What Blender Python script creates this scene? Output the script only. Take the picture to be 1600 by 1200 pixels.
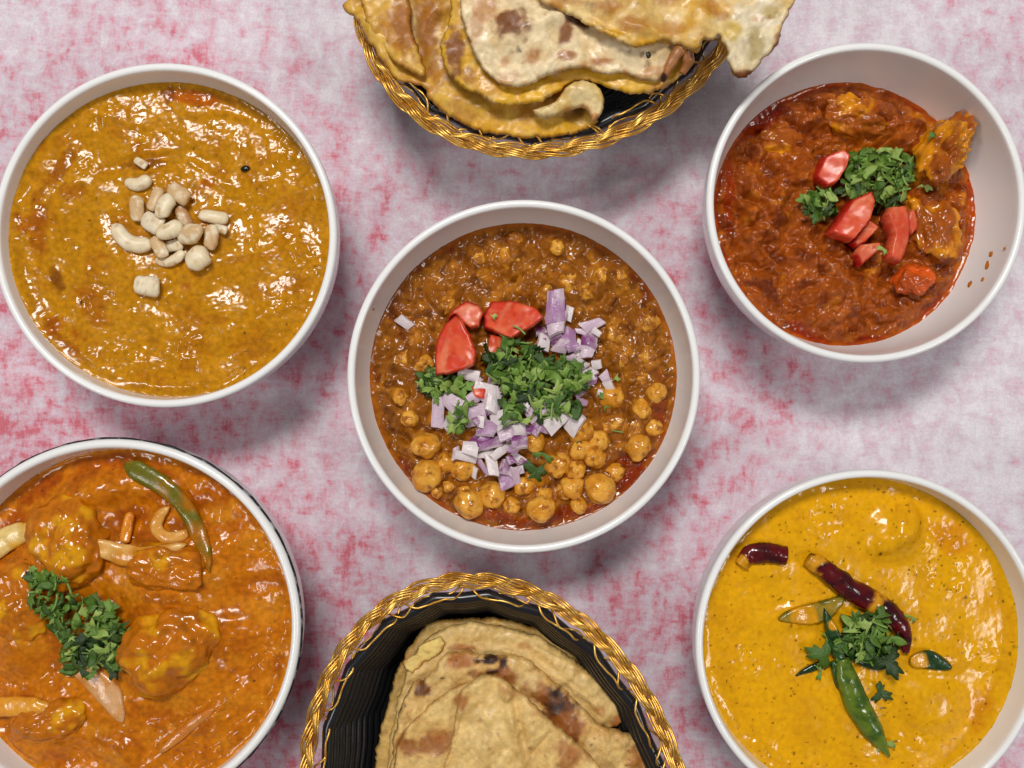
import bpy, math, random
import numpy as np
from mathutils import Vector, Matrix, Euler
from mathutils.geometry import delaunay_2d_cdt

for o in list(bpy.data.objects): bpy.data.objects.remove(o)
SC = bpy.context.scene
COL = SC.collection

# ------------------------------------------------------------------ camera
H = 0.5125                 # camera height over the table
FPX = 1555.0               # focal length in photo pixels (35 mm on 36 mm, 1600 px)
cam = bpy.data.cameras.new('camera'); cam.lens = 35.0 * FPX / 1555.55; cam.sensor_width = 36.0
cam.clip_start = 0.01; cam.clip_end = 20
co = bpy.data.objects.new('camera', cam); COL.objects.link(co)
co.location = (0, 0, H); co.rotation_euler = (0, 0, 0); SC.camera = co
SC.render.resolution_x = 1024; SC.render.resolution_y = 768

# ------------------------------------------------------------------ world and lamps
w = bpy.data.worlds.new('World'); SC.world = w; w.use_nodes = True
bg = w.node_tree.nodes['Background']; bg.inputs[0].default_value = (0.93, 0.95, 1.0, 1); bg.inputs[1].default_value = 0.15
def lamp(name, loc, aim, sx, sy, power, colr, spin=0):
    l = bpy.data.lights.new(name, 'AREA'); l.shape = 'RECTANGLE'; l.size = sx; l.size_y = sy; l.energy = power; l.color = colr
    o = bpy.data.objects.new(name, l); COL.objects.link(o); o.location = loc
    o.rotation_euler = (Vector(aim) - Vector(loc)).to_track_quat('-Z', 'Y').to_euler()
    return o
lamp('ceiling_lamp', (-0.12, 0.62, 1.40), (0, 0, 0), 0.46, 0.24, 15.2, (1.0, 0.975, 0.94))
lamp('ceiling_lamp', (1.05, -0.42, 1.38), (0, 0, 0), 0.40, 0.20, 5.0, (1.0, 0.98, 0.95))
lamp('ceiling_lamp', (-1.05, -0.42, 1.38), (0, 0, 0), 0.40, 0.20, 4.8, (1.0, 0.98, 0.95))
vs = SC.view_settings; vs.view_transform = 'Standard'; vs.look = 'None'; vs.gamma = 1.0; vs.exposure = 0.0; vs.use_curve_mapping = False

# ------------------------------------------------------------------ helpers
rng = np.random.default_rng(7); random.seed(7)
def s2l(c):
    c = np.asarray(c, float) / 255.0
    return np.where(c <= 0.04045, c / 12.92, ((c + 0.055) / 1.055) ** 2.4)
def P(px, py, z):                               # photo pixel on the level plane z
    k = (H - z) / FPX
    return np.array([(px - 800) * k, -(py - 600) * k, z])
def PXY(px, py, z): return P(px, py, z)[:2]
_perm = np.random.default_rng(3).permutation(256); _perm = np.concatenate([_perm, _perm, _perm])
_g = np.random.default_rng(4).normal(size=(256, 3)); _g /= np.linalg.norm(_g, axis=1)[:, None]
def pn(x, y, z=0.0):
    x, y, z = np.broadcast_arrays(np.asarray(x, float), np.asarray(y, float), np.asarray(z, float))
    xi = np.floor(x).astype(int); yi = np.floor(y).astype(int); zi = np.floor(z).astype(int)
    fx, fy, fz = x - xi, y - yi, z - zi
    u = fx**3*(fx*(fx*6-15)+10); v = fy**3*(fy*(fy*6-15)+10); t = fz**3*(fz*(fz*6-15)+10)
    xi &= 255; yi &= 255; zi &= 255
    def gr(i, j, k):
        h = _perm[_perm[_perm[xi+i]+yi+j]+zi+k]; g = _g[h]
        return g[..., 0]*(fx-i) + g[..., 1]*(fy-j) + g[..., 2]*(fz-k)
    a = gr(0,0,0)*(1-u)+gr(1,0,0)*u; b = gr(0,1,0)*(1-u)+gr(1,1,0)*u
    c = gr(0,0,1)*(1-u)+gr(1,0,1)*u; d = gr(0,1,1)*(1-u)+gr(1,1,1)*u
    return 1.5*((a*(1-v)+b*v)*(1-t)+(c*(1-v)+d*v)*t)
def fbm(x, y, z=0.0, o=3, g=.5):
    s = 0; a = 1.0; f = 1.0
    for i in range(o):
        s = s + a*pn(x*f+i*7.3, y*f+i*3.1, np.asarray(z)*f+i*11.7); a *= g; f *= 2.03
    return s
def sm(a, b, x):
    t = np.clip((np.asarray(x)-a)/(b-a), 0, 1); return t*t*(3-2*t)
def mix(a, b, t):
    t = np.asarray(t)
    if t.ndim == 1: t = t[:, None]
    return np.asarray(a)*(1-t)+np.asarray(b)*t

def mk(name, V, F, mat, parent=None, col=None, smooth=True, origin=None, label=None, cat=None, group=None, kind=None):
    V = np.asarray(V, float)
    if parent is not None: og = np.array(parent['_og'])
    elif origin is not None: og = np.array(origin, float)
    else: og = np.array([(V[:,0].min()+V[:,0].max())/2, (V[:,1].min()+V[:,1].max())/2, V[:,2].min()])
    Vl = V - og
    me = bpy.data.meshes.new(name)
    if isinstance(F, np.ndarray):
        n, k = F.shape
        me.vertices.add(len(Vl)); me.vertices.foreach_set('co', Vl.astype(np.float32).ravel())
        me.loops.add(n*k); me.loops.foreach_set('vertex_index', F.astype(np.int32).ravel())
        me.polygons.add(n); me.polygons.foreach_set('loop_start', np.arange(0, n*k, k, dtype=np.int32))
        me.update(calc_edges=True); me.validate()
    else:
        me.from_pydata(Vl.tolist(), [], F); me.update()
    if smooth: me.polygons.foreach_set('use_smooth', np.ones(len(me.polygons), dtype=bool))
    if col is not None:
        a = me.color_attributes.new('Col', 'FLOAT_COLOR', 'POINT')
        c4 = np.ones((len(Vl), 4), np.float32); c4[:, :3] = col
        a.data.foreach_set('color', c4.ravel())
    me.materials.append(mat)
    o = bpy.data.objects.new(name, me); COL.objects.link(o)
    if parent is not None: o.parent = parent
    else: o.location = og
    o['_og'] = [float(q) for q in og]
    tag(o, label, cat, group, kind)
    return o
def tag(o, label=None, cat=None, group=None, kind=None):
    if label: o['label'] = label
    if cat: o['category'] = cat
    if group: o['group'] = group
    if kind: o['kind'] = kind
    return o
def empty(name, loc, label, cat, group=None):
    o = bpy.data.objects.new(name, None); COL.objects.link(o); o.location = loc; o.empty_display_size = .01
    o['_og'] = [float(q) for q in loc]
    return tag(o, label, cat, group)

# ---- shapes: each returns (V, F)
def join(*vf):
    Vs, Fs, n = [], [], 0
    for V, F in vf:
        Vs.append(np.asarray(V)); Fs += [[i+n for i in f] for f in F]; n += len(V)
    return np.vstack(Vs), Fs
def tube(pts, ra, rb=None, seg=10, closed=False, expo=1.0, lift=None):
    """swept ellipse: ra sideways, rb upwards"""
    pts = np.asarray(pts, float); n = len(pts)
    ra = np.broadcast_to(np.asarray(ra, float), (n,)); rb = ra if rb is None else np.broadcast_to(np.asarray(rb, float), (n,))
    if closed: T = np.roll(pts, -1, 0)-np.roll(pts, 1, 0)
    else: T = np.gradient(pts, axis=0)
    T /= np.linalg.norm(T, axis=1)[:, None]+1e-12
    up = np.array([0, 0, 1.0])
    S = np.cross(T, up); S /= np.linalg.norm(S, axis=1)[:, None]+1e-9
    U = np.cross(S, T)
    a = np.arange(seg)*2*math.pi/seg
    ca, sa = np.cos(a), np.sin(a)
    ca = np.sign(ca)*np.abs(ca)**expo; sa = np.sign(sa)*np.abs(sa)**expo
    V = pts[:, None]+S[:, None]*(ra[:, None]*ca)[..., None]+U[:, None]*(rb[:, None]*sa)[..., None]
    V = V.reshape(-1, 3); F = []
    m = n if closed else n-1
    for i in range(m):
        j = (i+1) % n
        for k in range(seg):
            l = (k+1) % seg
            F.append([i*seg+k, i*seg+l, j*seg+l, j*seg+k])
    if not closed:
        b = len(V); V = np.vstack([V, pts[:1], pts[-1:]])
        for k in range(seg):
            l = (k+1) % seg
            F.append([b, l, k]); F.append([b+1, (n-1)*seg+k, (n-1)*seg+l])
    return V, F
def spline(pts, n):
    """smooth curve through control points"""
    p = np.asarray(pts, float); p = np.vstack([2*p[0]-p[1], p, 2*p[-1]-p[-2]])
    m = len(p)-3; out = []
    for s in np.linspace(0, m-1e-6, n):
        i = int(s); t = s-i; a, b, c, d = p[i:i+4]
        out.append(.5*((2*b)+(-a+c)*t+(2*a-5*b+4*c-d)*t*t+(-a+3*b-3*c+d)*t**3))
    return np.array(out)
def sphere(nu, nv):
    th = np.linspace(0, math.pi, nv+1)[1:-1]; ph = np.arange(nu)*2*math.pi/nu
    D = np.array([[math.sin(t)*math.cos(p), math.sin(t)*math.sin(p), math.cos(t)] for t in th for p in ph])
    V = np.vstack([D, [[0,0,1]], [[0,0,-1]]]); F = []
    for i in range(nv-2):
        for k in range(nu):
            l = (k+1) % nu; F.append([i*nu+k, (i+1)*nu+k, (i+1)*nu+l, i*nu+l])
    t = len(D)
    for k in range(nu):
        l = (k+1) % nu; F.append([t, k, l]); F.append([t+1, (nv-2)*nu+l, (nv-2)*nu+k])
    return V, F
def blob(c, size, rot, amp=.18, freq=1.6, seed=0, nu=48, nv=28, box=0., rough=.05):
    D, F = sphere(nu, nv)
    d = D.copy()
    if box:
        q = np.abs(d)**3.2; d = d/(q.sum(1)**(1/3.2))[:, None]*box+d*(1-box)
    r = 1+amp*fbm(D[:,0]*freq+seed*5.1, D[:,1]*freq+seed*2.3, D[:,2]*freq+seed, 3)+rough*fbm(D[:,0]*6+seed, D[:,1]*6, D[:,2]*6, 3)
    V = d*r[:, None]*np.asarray(size)
    a = math.radians(rot); R = np.array([[math.cos(a), -math.sin(a), 0], [math.sin(a), math.cos(a), 0], [0, 0, 1]])
    return V@R.T+np.asarray(c), F, D
def inside(pts, poly):
    x, y = pts[:,0], pts[:,1]; r = np.zeros(len(pts), bool)
    for (x1, y1), (x2, y2) in zip(poly, np.roll(poly, -1, 0)):
        c = ((y1 > y) != (y2 > y)) & (x < (x2-x1)*(y-y1)/(y2-y1+1e-15)+x1); r ^= c
    return r
def pdist(pts, poly):
    d = np.full(len(pts), 1e9)
    for a, b in zip(poly, np.roll(poly, -1, 0)):
        ab = b-a; t = np.clip(((pts-a)@ab)/(ab@ab+1e-18), 0, 1)
        d = np.minimum(d, np.linalg.norm(pts-(a+t[:, None]*ab), axis=1))
    return d
def slab(poly_px, zref, T, ew, sp, zbase=None, jit=0., seed=0, under=.5, rounds=2, rough=0.0):
    """solid with a traced outline: rounded edge of width ew, thickness T, resting on zbase(x,y)"""
    poly = np.array([PXY(x, y, zref) for x, y in poly_px])
    for _ in range(rounds):
        nx = np.roll(poly, -1, 0); poly = np.stack([poly*.75+nx*.25, poly*.25+nx*.75], 1).reshape(-1, 2)
    L = np.linalg.norm(np.roll(poly, -1, 0)-poly, axis=1); cum = np.concatenate([[0], np.cumsum(L)]); n = max(12, int(cum[-1]/sp))
    s = np.linspace(0, cum[-1], n, endpoint=False); pc = np.vstack([poly, poly[:1]])
    poly = np.stack([np.interp(s, cum, pc[:, 0]), np.interp(s, cum, pc[:, 1])], 1)
    if jit:
        tn = np.roll(poly, -1, 0)-np.roll(poly, 1, 0); nn = np.stack([tn[:,1], -tn[:,0]], 1); nn /= np.linalg.norm(nn, axis=1)[:, None]
        poly = poly+nn*(jit*(fbm(poly[:,0]*110, poly[:,1]*110, seed*3.7, 2)+.6*fbm(poly[:,0]*420, poly[:,1]*420, seed, 2)))[:, None]
    lo, hi = poly.min(0), poly.max(0)
    gx, gy = np.meshgrid(np.arange(lo[0], hi[0], sp), np.arange(lo[1], hi[1], sp*.866)); gx[1::2] += sp/2
    g = np.stack([gx.ravel(), gy.ravel()], 1); r2 = np.random.default_rng(seed); g += r2.uniform(-.15, .15, g.shape)*sp
    g = g[inside(g, poly)]
    if len(g): g = g[pdist(g, poly) > sp*.55]
    pts = np.vstack([poly, g])
    vs_, _, fs, *_ = delaunay_2d_cdt([Vector(p) for p in pts.tolist()], [(i, (i+1) % n) for i in range(n)], [list(range(n))], 1, 1e-7)
    q = np.array([[v.x, v.y] for v in vs_]); d = pdist(q, poly)
    bound = d < 1e-6
    t = np.clip(d/ew, 0, 1); prof = np.sqrt(np.maximum(0, 1-(1-t)**2))
    zb = (zbase(q[:,0], q[:,1]) if callable(zbase) else np.full(len(q), zref if zbase is None else zbase))
    top = zb+T*(prof)
    bot = zb-T*under*prof
    V = np.vstack([np.column_stack([q, top]), np.column_stack([q, bot])]); m = len(q)
    bi = np.where(bound, np.arange(m), np.arange(m)+m)
    F = []
    for f in fs:
        a = q[f[0]]; b = q[f[1]]; c = q[f[2]]
        f = list(f) if (b[0]-a[0])*(c[1]-a[1])-(b[1]-a[1])*(c[0]-a[0]) > 0 else list(f)[::-1]
        F.append(f); g = [int(bi[i]) for i in f[::-1]]
        if len(set(g)) == 3 and not all(bound[i] for i in f): F.append(g)
    return V, F, np.concatenate([d, d])

# ---- materials
def nodes(name):
    m = bpy.data.materials.new(name); m.use_nodes = True; nt = m.node_tree
    return m, nt, nt.nodes['Principled BSDF']
def N(nt, t, **kw):
    n = nt.nodes.new(t)
    for k, v in kw.items():
        if k in n.inputs: n.inputs[k].default_value = v
        else: setattr(n, k, v)
    return n
def vmat(name, rough=.3, bscale=700., bstr=.25, bdist=.0004, coat=0., sss=0., sssr=(.004, .0015, .0008), var=.12, spec=.5, rvar=0.0, b2=None):
    """pigment from the 'Col' attribute with fine procedural grain, gloss and relief"""
    m, nt, b = nodes(name); L = nt.links.new
    at = N(nt, 'ShaderNodeAttribute', attribute_name='Col'); tc = N(nt, 'ShaderNodeTexCoord')
    ns = N(nt, 'ShaderNodeTexNoise'); ns.inputs['Scale'].default_value = 420; ns.inputs['Detail'].default_value = 4
    L(tc.outputs['Object'], ns.inputs['Vector'])
    mr = N(nt, 'ShaderNodeMapRange'); mr.inputs['From Min'].default_value = .3; mr.inputs['From Max'].default_value = .7
    mr.inputs['To Min'].default_value = 1-var; mr.inputs['To Max'].default_value = 1+var; L(ns.outputs['Fac'], mr.inputs['Value'])
    mx = N(nt, 'ShaderNodeVectorMath', operation='SCALE'); L(at.outputs['Color'], mx.inputs[0]); L(mr.outputs[0], mx.inputs['Scale'])
    L(mx.outputs[0], b.inputs['Base Color'])
    b.inputs['Roughness'].default_value = rough; b.inputs['Specular IOR Level'].default_value = spec
    if rvar:
        n3 = N(nt, 'ShaderNodeTexNoise'); n3.inputs['Scale'].default_value = 150; n3.inputs['Detail'].default_value = 3; L(tc.outputs['Object'], n3.inputs['Vector'])
        r3 = N(nt, 'ShaderNodeMapRange'); r3.inputs['From Min'].default_value = .35; r3.inputs['From Max'].default_value = .65
        r3.inputs['To Min'].default_value = rough-rvar; r3.inputs['To Max'].default_value = rough+rvar; L(n3.outputs['Fac'], r3.inputs['Value']); L(r3.outputs[0], b.inputs['Roughness'])
    b.inputs['Coat Weight'].default_value = coat; b.inputs['Coat Roughness'].default_value = .08
    if sss:
        b.inputs['Subsurface Weight'].default_value = sss; b.inputs['Subsurface Radius'].default_value = sssr; b.inputs['Subsurface Scale'].default_value = 1.0
    if bstr:
        n2 = N(nt, 'ShaderNodeTexNoise'); n2.inputs['Scale'].default_value = bscale; n2.inputs['Detail'].default_value = 3; L(tc.outputs['Object'], n2.inputs['Vector'])
        bp = N(nt, 'ShaderNodeBump'); bp.inputs['Strength'].default_value = bstr; bp.inputs['Distance'].default_value = bdist
        L(n2.outputs['Fac'], bp.inputs['Height']); L(bp.outputs[0], b.inputs['Normal'])
    return m
M_CURRY = vmat('glossy_curry', .16, 1100, .05, .0004, 0, var=.24, rvar=.05, spec=.32)
M_CURRY_S = vmat('smooth_curry', .17, 1100, .04, .0004, 0, var=.11, rvar=.05, spec=.32)
M_MEAT = vmat('coated_meat', .14, 700, .08, .0005, 0, sss=.03, var=.16, rvar=.05, spec=.42)
M_BEAN = vmat('coated_chickpea', .15, 600, .12, .0004, 0, sss=.05, var=.13, spec=.42)
M_NUT = vmat('cashew', .42, 600, .2, .0003, 0, sss=.25, sssr=(.003, .002, .001), var=.07)
M_TOM = vmat('tomato_flesh', .3, 350, .2, .0004, 0, sss=.08, sssr=(.003, .001, .0006), var=.10)
M_ONION = vmat('raw_onion', .3, 450, .2, .0002, .1, sss=.3, sssr=(.003, .002, .003), var=.07)
M_COOKED = vmat('cooked_onion', .2, 500, .35, .0004, 0, sss=.25, sssr=(.004, .0025, .001), var=.12, rvar=.08)
M_BREAD = vmat('flatbread', .5, 550, .55, .0006, 0, sss=.05, sssr=(.003, .0015, .0007), var=.16, rvar=.15)
M_BREAD_OIL = vmat('oiled_flatbread', .42, 550, .3, .0005, 0, sss=.05, sssr=(.003, .0015, .0007), var=.16, rvar=.14)
M_CHILI = vmat('chili_skin', .2, 300, .5, .0006, .1, var=.14, rvar=.06)

def leaf_mat(name, cols, rough=.33, attr=False):
    m, nt, b = nodes(name); L = nt.links.new
    oi = N(nt, 'ShaderNodeObjectInfo'); rp = N(nt, 'ShaderNodeValToRGB'); tc = N(nt, 'ShaderNodeTexCoord')
    rp.color_ramp.elements[0].position = 0; rp.color_ramp.elements[1].position = 1
    while len(rp.color_ramp.elements) < len(cols): rp.color_ramp.elements.new(.5)
    for i, c in enumerate(cols):
        e = rp.color_ramp.elements[i]; e.position = i/(len(cols)-1); e.color = (*s2l(c), 1)
    L(oi.outputs['Random'], rp.inputs[0])
    ns = N(nt, 'ShaderNodeTexNoise'); ns.inputs['Scale'].default_value = 450; ns.inputs['Detail'].default_value = 4; L(tc.outputs['Object'], ns.inputs['Vector'])
    mr = N(nt, 'ShaderNodeMapRange'); mr.inputs['To Min'].default_value = .55; mr.inputs['To Max'].default_value = 1.45; L(ns.outputs['Fac'], mr.inputs['Value'])
    mx = N(nt, 'ShaderNodeVectorMath', operation='SCALE'); L(rp.outputs[0], mx.inputs[0]); L(mr.outputs[0], mx.inputs['Scale']); L(mx.outputs[0], b.inputs['Base Color'])
    b.inputs['Roughness'].default_value = rough
    bp = N(nt, 'ShaderNodeBump'); bp.inputs['Strength'].default_value = .4; bp.inputs['Distance'].default_value = .0004
    L(ns.outputs['Fac'], bp.inputs['Height']); L(bp.outputs[0], b.inputs['Normal'])
    return m
M_LEAF = leaf_mat('coriander_leaf', [(28, 50, 10), (58, 90, 22), (86, 120, 38), (114, 148, 56), (160, 182, 92)])
M_DARKLEAF = leaf_mat('curry_leaf', [(18, 48, 20), (30, 64, 28)], .2)

def porcelain(name, c=(241, 240, 238)):
    m, nt, b = nodes(name); L = nt.links.new
    tc = N(nt, 'ShaderNodeTexCoord'); ns = N(nt, 'ShaderNodeTexNoise'); ns.inputs['Scale'].default_value = 60; ns.inputs['Detail'].default_value = 5
    L(tc.outputs['Object'], ns.inputs['Vector'])
    rp = N(nt, 'ShaderNodeMapRange'); rp.inputs['To Min'].default_value = .96; rp.inputs['To Max'].default_value = 1.03; L(ns.outputs['Fac'], rp.inputs['Value'])
    mx = N(nt, 'ShaderNodeVectorMath', operation='SCALE'); mx.inputs[0].default_value = s2l(c); L(rp.outputs[0], mx.inputs['Scale']); L(mx.outputs[0], b.inputs['Base Color'])
    r2 = N(nt, 'ShaderNodeMapRange'); r2.inputs['To Min'].default_value = .10; r2.inputs['To Max'].default_value = .24; L(ns.outputs['Fac'], r2.inputs['Value']); L(r2.outputs[0], b.inputs['Roughness'])
    return m
M_PORC = porcelain('white_porcelain'); M_ENAMEL = porcelain('white_enamel', (240, 239, 236))

m, nt, b = nodes('worn_steel_edge'); M_EDGE = m; L = nt.links.new
tc = N(nt, 'ShaderNodeTexCoord'); ns = N(nt, 'ShaderNodeTexNoise'); ns.inputs['Scale'].default_value = 190; ns.inputs['Detail'].default_value = 6
L(tc.outputs['Object'], ns.inputs['Vector']); rp = N(nt, 'ShaderNodeValToRGB')
rp.color_ramp.elements[0].position = .52; rp.color_ramp.elements[0].color = (.02, .02, .022, 1)
rp.color_ramp.elements[1].position = .72; rp.color_ramp.elements[1].color = (.4, .4, .4, 1)
L(ns.outputs['Fac'], rp.inputs[0]); L(rp.outputs[0], b.inputs['Base Color']); b.inputs['Roughness'].default_value = .4; b.inputs['Metallic'].default_value = .5

m, nt, b = nodes('gold_wire'); M_GOLD = m; L = nt.links.new
b.inputs['Metallic'].default_value = .85; b.inputs['Roughness'].default_value = .36
tc = N(nt, 'ShaderNodeTexCoord'); ns = N(nt, 'ShaderNodeTexNoise'); ns.inputs['Scale'].default_value = 120; L(tc.outputs['Object'], ns.inputs['Vector'])
rp = N(nt, 'ShaderNodeValToRGB'); rp.color_ramp.elements[0].color = (*s2l((214, 156, 56)), 1); rp.color_ramp.elements[1].color = (*s2l((246, 204, 112)), 1)
rp.color_ramp.elements[0].position = .3; rp.color_ramp.elements[1].position = .7
L(ns.outputs['Fac'], rp.inputs[0]); L(rp.outputs[0], b.inputs['Base Color'])

m, nt, b = nodes('black_cane'); M_CANE = m; L = nt.links.new
b.inputs['Base Color'].default_value = (.012, .012, .014, 1)
tc = N(nt, 'ShaderNodeTexCoord'); ns = N(nt, 'ShaderNodeTexNoise'); ns.inputs['Scale'].default_value = 140; ns.inputs['Detail'].default_value = 4; L(tc.outputs['Object'], ns.inputs['Vector'])
r2 = N(nt, 'ShaderNodeMapRange'); r2.inputs['To Min'].default_value = .12; r2.inputs['To Max'].default_value = .38; L(ns.outputs['Fac'], r2.inputs['Value']); L(r2.outputs[0], b.inputs['Roughness'])

# ------------------------------------------------------------------ table surface
m, nt, b = nodes('mottled_pink_cloth'); M_TABLE = m; L = nt.links.new
tc = N(nt, 'ShaderNodeTexCoord')
def mp(scale, rot=0., loc=(0, 0, 0)):
    n = N(nt, 'ShaderNodeMapping'); n.inputs['Scale'].default_value = scale; n.inputs['Rotation'].default_value = (0, 0, rot); n.inputs['Location'].default_value = loc
    L(tc.outputs['Object'], n.inputs['Vector']); return n
def noise(vec, sc, det=4, rough=.55, dist=0.):
    n = N(nt, 'ShaderNodeTexNoise'); n.inputs['Scale'].default_value = sc; n.inputs['Detail'].default_value = det; n.inputs['Roughness'].default_value = rough; n.inputs['Distortion'].default_value = dist
    L(vec.outputs[0], n.inputs['Vector']); return n
def rng_(src, a, b_, c, d, out=0):
    n = N(nt, 'ShaderNodeMapRange'); n.interpolation_type = 'SMOOTHSTEP'
    for k, v in zip(('From Min', 'From Max', 'To Min', 'To Max'), (a, b_, c, d)): n.inputs[k].default_value = v
    L(src.outputs[out], n.inputs['Value']); return n
def mth(op, a, b2):
    n = N(nt, 'ShaderNodeMath', operation=op); n.use_clamp = False
    for i, q in enumerate((a, b2)):
        if isinstance(q, (int, float)): n.inputs[i].default_value = q
        else: L(q.outputs[0], n.inputs[i])
    return n
big = noise(mp((1, 1, 1), 0, (3.1, 1.7, 0)), 7.0, 2, .5)
blot = noise(mp((1.0, .8, 1), .25), 104, 6, .64, .3)
fib = noise(mp((3.6, .75, 1), .22), 150, 4, .65, .8)
fib2 = noise(mp((.8, 3.2, 1), .9, (5, 2, 0)), 130, 4, .65, .8)
sx = N(nt, 'ShaderNodeSeparateXYZ'); L(tc.outputs['Object'], sx.inputs[0])
lean = N(nt, 'ShaderNodeMapRange'); L(sx.outputs['X'], lean.inputs['Value'])
lean.inputs['From Min'].default_value = -.25; lean.inputs['From Max'].default_value = .25; lean.inputs['To Min'].default_value = .085; lean.inputs['To Max'].default_value = -.025
leany = N(nt, 'ShaderNodeMapRange'); L(sx.outputs['Y'], leany.inputs['Value'])
leany.inputs['From Min'].default_value = -.2; leany.inputs['From Max'].default_value = .2; leany.inputs['To Min'].default_value = .04; leany.inputs['To Max'].default_value = -.07
s = mth('ADD', mth('MULTIPLY', blot, .70), mth('MULTIPLY', big, .40))
s = mth('ADD', s, mth('MULTIPLY', fib, .30)); s = mth('ADD', s, mth('MULTIPLY', fib2, .25))
s = mth('ADD', s, lean); s = mth('ADD', s, leany)
rp = N(nt, 'ShaderNodeValToRGB'); L(s.outputs[0], rp.inputs[0])
CR = [(.68, (229, 222, 227)), (.79, (218, 203, 212)), (.87, (216, 184, 196)), (.94, (214, 152, 165)), (1.0, (206, 112, 126))]
while len(rp.color_ramp.elements) < len(CR): rp.color_ramp.elements.new(.5)
for e, (p_, c_) in zip(rp.color_ramp.elements, CR): e.position = p_; e.color = (*s2l(c_), 1)
fn = noise(mp((1, 1, 1)), 900, 3, .6)
fm = rng_(fn, .3, .7, .93, 1.06); fb = rng_(fib, .35, .68, .95, 1.05)
mx = N(nt, 'ShaderNodeVectorMath', operation='SCALE'); L(rp.outputs[0], mx.inputs[0]); L(mth('MULTIPLY', fm, fb).outputs[0], mx.inputs['Scale'])
L(mx.outputs[0], b.inputs['Base Color']); b.inputs['Roughness'].default_value = .72; b.inputs['Specular IOR Level'].default_value = .25
bp = N(nt, 'ShaderNodeBump'); bp.inputs['Strength'].default_value = .25; bp.inputs['Distance'].default_value = .0005
L(mth('ADD', fib, fn).outputs[0], bp.inputs['Height']); L(bp.outputs[0], b.inputs['Normal'])
n_ = 60; gx, gy = np.meshgrid(np.linspace(-.42, .42, n_+1), np.linspace(-.36, .36, n_+1))
gz = .0004*pn(gx*9, gy*9)-.0006
idx = np.arange((n_+1)**2).reshape(n_+1, n_+1)
mk('table_surface', np.column_stack([gx.ravel(), gy.ravel(), gz.ravel()]),
   np.stack([idx[:-1,:-1], idx[:-1,1:], idx[1:,1:], idx[1:,:-1]], -1).reshape(-1, 4), M_TABLE, origin=(0, 0, 0), kind='structure',
   label='table covered with a mottled pink and lilac cloth')

# ------------------------------------------------------------------ bowls
ZR = .065
class Bowl: pass
def bowl(name, cx, cy, rpx, label, mat, h=ZR, th=.0036, lip=.0019):
    B = Bowl(); k = (H-h)/FPX; R = rpx*k; c = P(cx, cy, h); B.c = c[:2]; B.R = R; B.h = h; B.k = k
    s = np.linspace(0, 1, 26)
    ro = R*(.43+.57*np.sin(math.pi/2*s**.5)); zo = .006+(h-.006)*s
    # inner wall
    B.zi = np.linspace(.010, h-lip, 60); si = (B.zi-.006)/(h-.006)
    B.ri = R*(.43+.57*np.sin(math.pi/2*si**.5))-th-.0006*(1-si)
    prof = [(0.0, .0035), (R*.36, .0035), (R*.385, 0.0), (R*.43, 0.0), (R*.44, .004)]
    prof += [(a, z) for a, z in zip(ro, zo) if z < h-lip]
    ra = ro[-1]; rb = B.ri[-1]; rm = (ra+rb)/2; hw = (ra-rb)/2
    for a in np.linspace(0, math.pi, 11): prof.append((rm+hw*math.cos(a), h-lip+lip*math.sin(a)))
    prof += [(a, z) for a, z in zip(B.ri[::-3], B.zi[::-3])][1:]
    prof += [(R*.3, .0085), (0, .008)]
    seg = 144; V = []; F = []; rings = []
    for r, z in prof:
        if r == 0: rings.append([len(V)]); V.append((c[0], c[1], z))
        else:
            rings.append(list(range(len(V), len(V)+seg)))
            V += [(c[0]+r*math.cos(2*math.pi*j/seg), c[1]+r*math.sin(2*math.pi*j/seg), z) for j in range(seg)]
    for a, b_ in zip(rings, rings[1:]):
        for j in range(seg):
            l = (j+1) % seg
            if len(a) == 1: F.append([a[0], b_[l], b_[j]])
            elif len(b_) == 1: F.append([a[j], a[l], b_[0]])
            else: F.append([a[j], a[l], b_[l], b_[j]])
    B.name = name; B.VF = (V, F); B.loc = (c[0], c[1], 0)
    B.obj = empty(name, B.loc, label, 'bowl', 'bowls of curry')
    mk('body', V, F, mat, parent=B.obj)
    B.zin = lambda r: np.interp(r, B.ri, B.zi)
    B.rin = lambda z: np.interp(z, B.zi, B.ri)
    return B
BTL = bowl('bowl', 256, 367, 270, 'white porcelain bowl holding the ochre curry topped with cashews', M_PORC)
BC = bowl('bowl', 818.5, 588, 277, 'white porcelain bowl holding the chickpea curry topped with diced red onion', M_PORC)
BTR = bowl('bowl', 1355, 316, 251, 'partly filled white bowl holding the reddish brown curry with tomato chunks', M_PORC)
BBL = bowl('bowl', 175, 980, 294, 'white enamel bowl with a worn dark rim holding the orange onion curry', M_ENAMEL, lip=.0024, th=.0042)
BBR = bowl('bowl', 1360, 1007, 273, 'white porcelain bowl holding the yellow curry topped with dried red chilies', M_PORC)
# worn steel rim of the enamel bowl
u = np.linspace(0, 2*math.pi, 220, endpoint=False); er = BBL.R-.0001+.00035*pn(np.cos(u)*9, np.sin(u)*9, 2.)+.0002*pn(np.cos(u)*40, np.sin(u)*40, 5.)
V, F = tube(np.column_stack([BBL.c[0]+er*np.cos(u), BBL.c[1]+er*np.sin(u), np.full(220, ZR-.0030)+.0004*pn(np.cos(u)*20, np.sin(u)*20)]), .0008, .0011, 8, True)
tag(mk('rim_edge', V, F, M_EDGE, parent=BBL.obj), 'worn dark steel edge')

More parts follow.
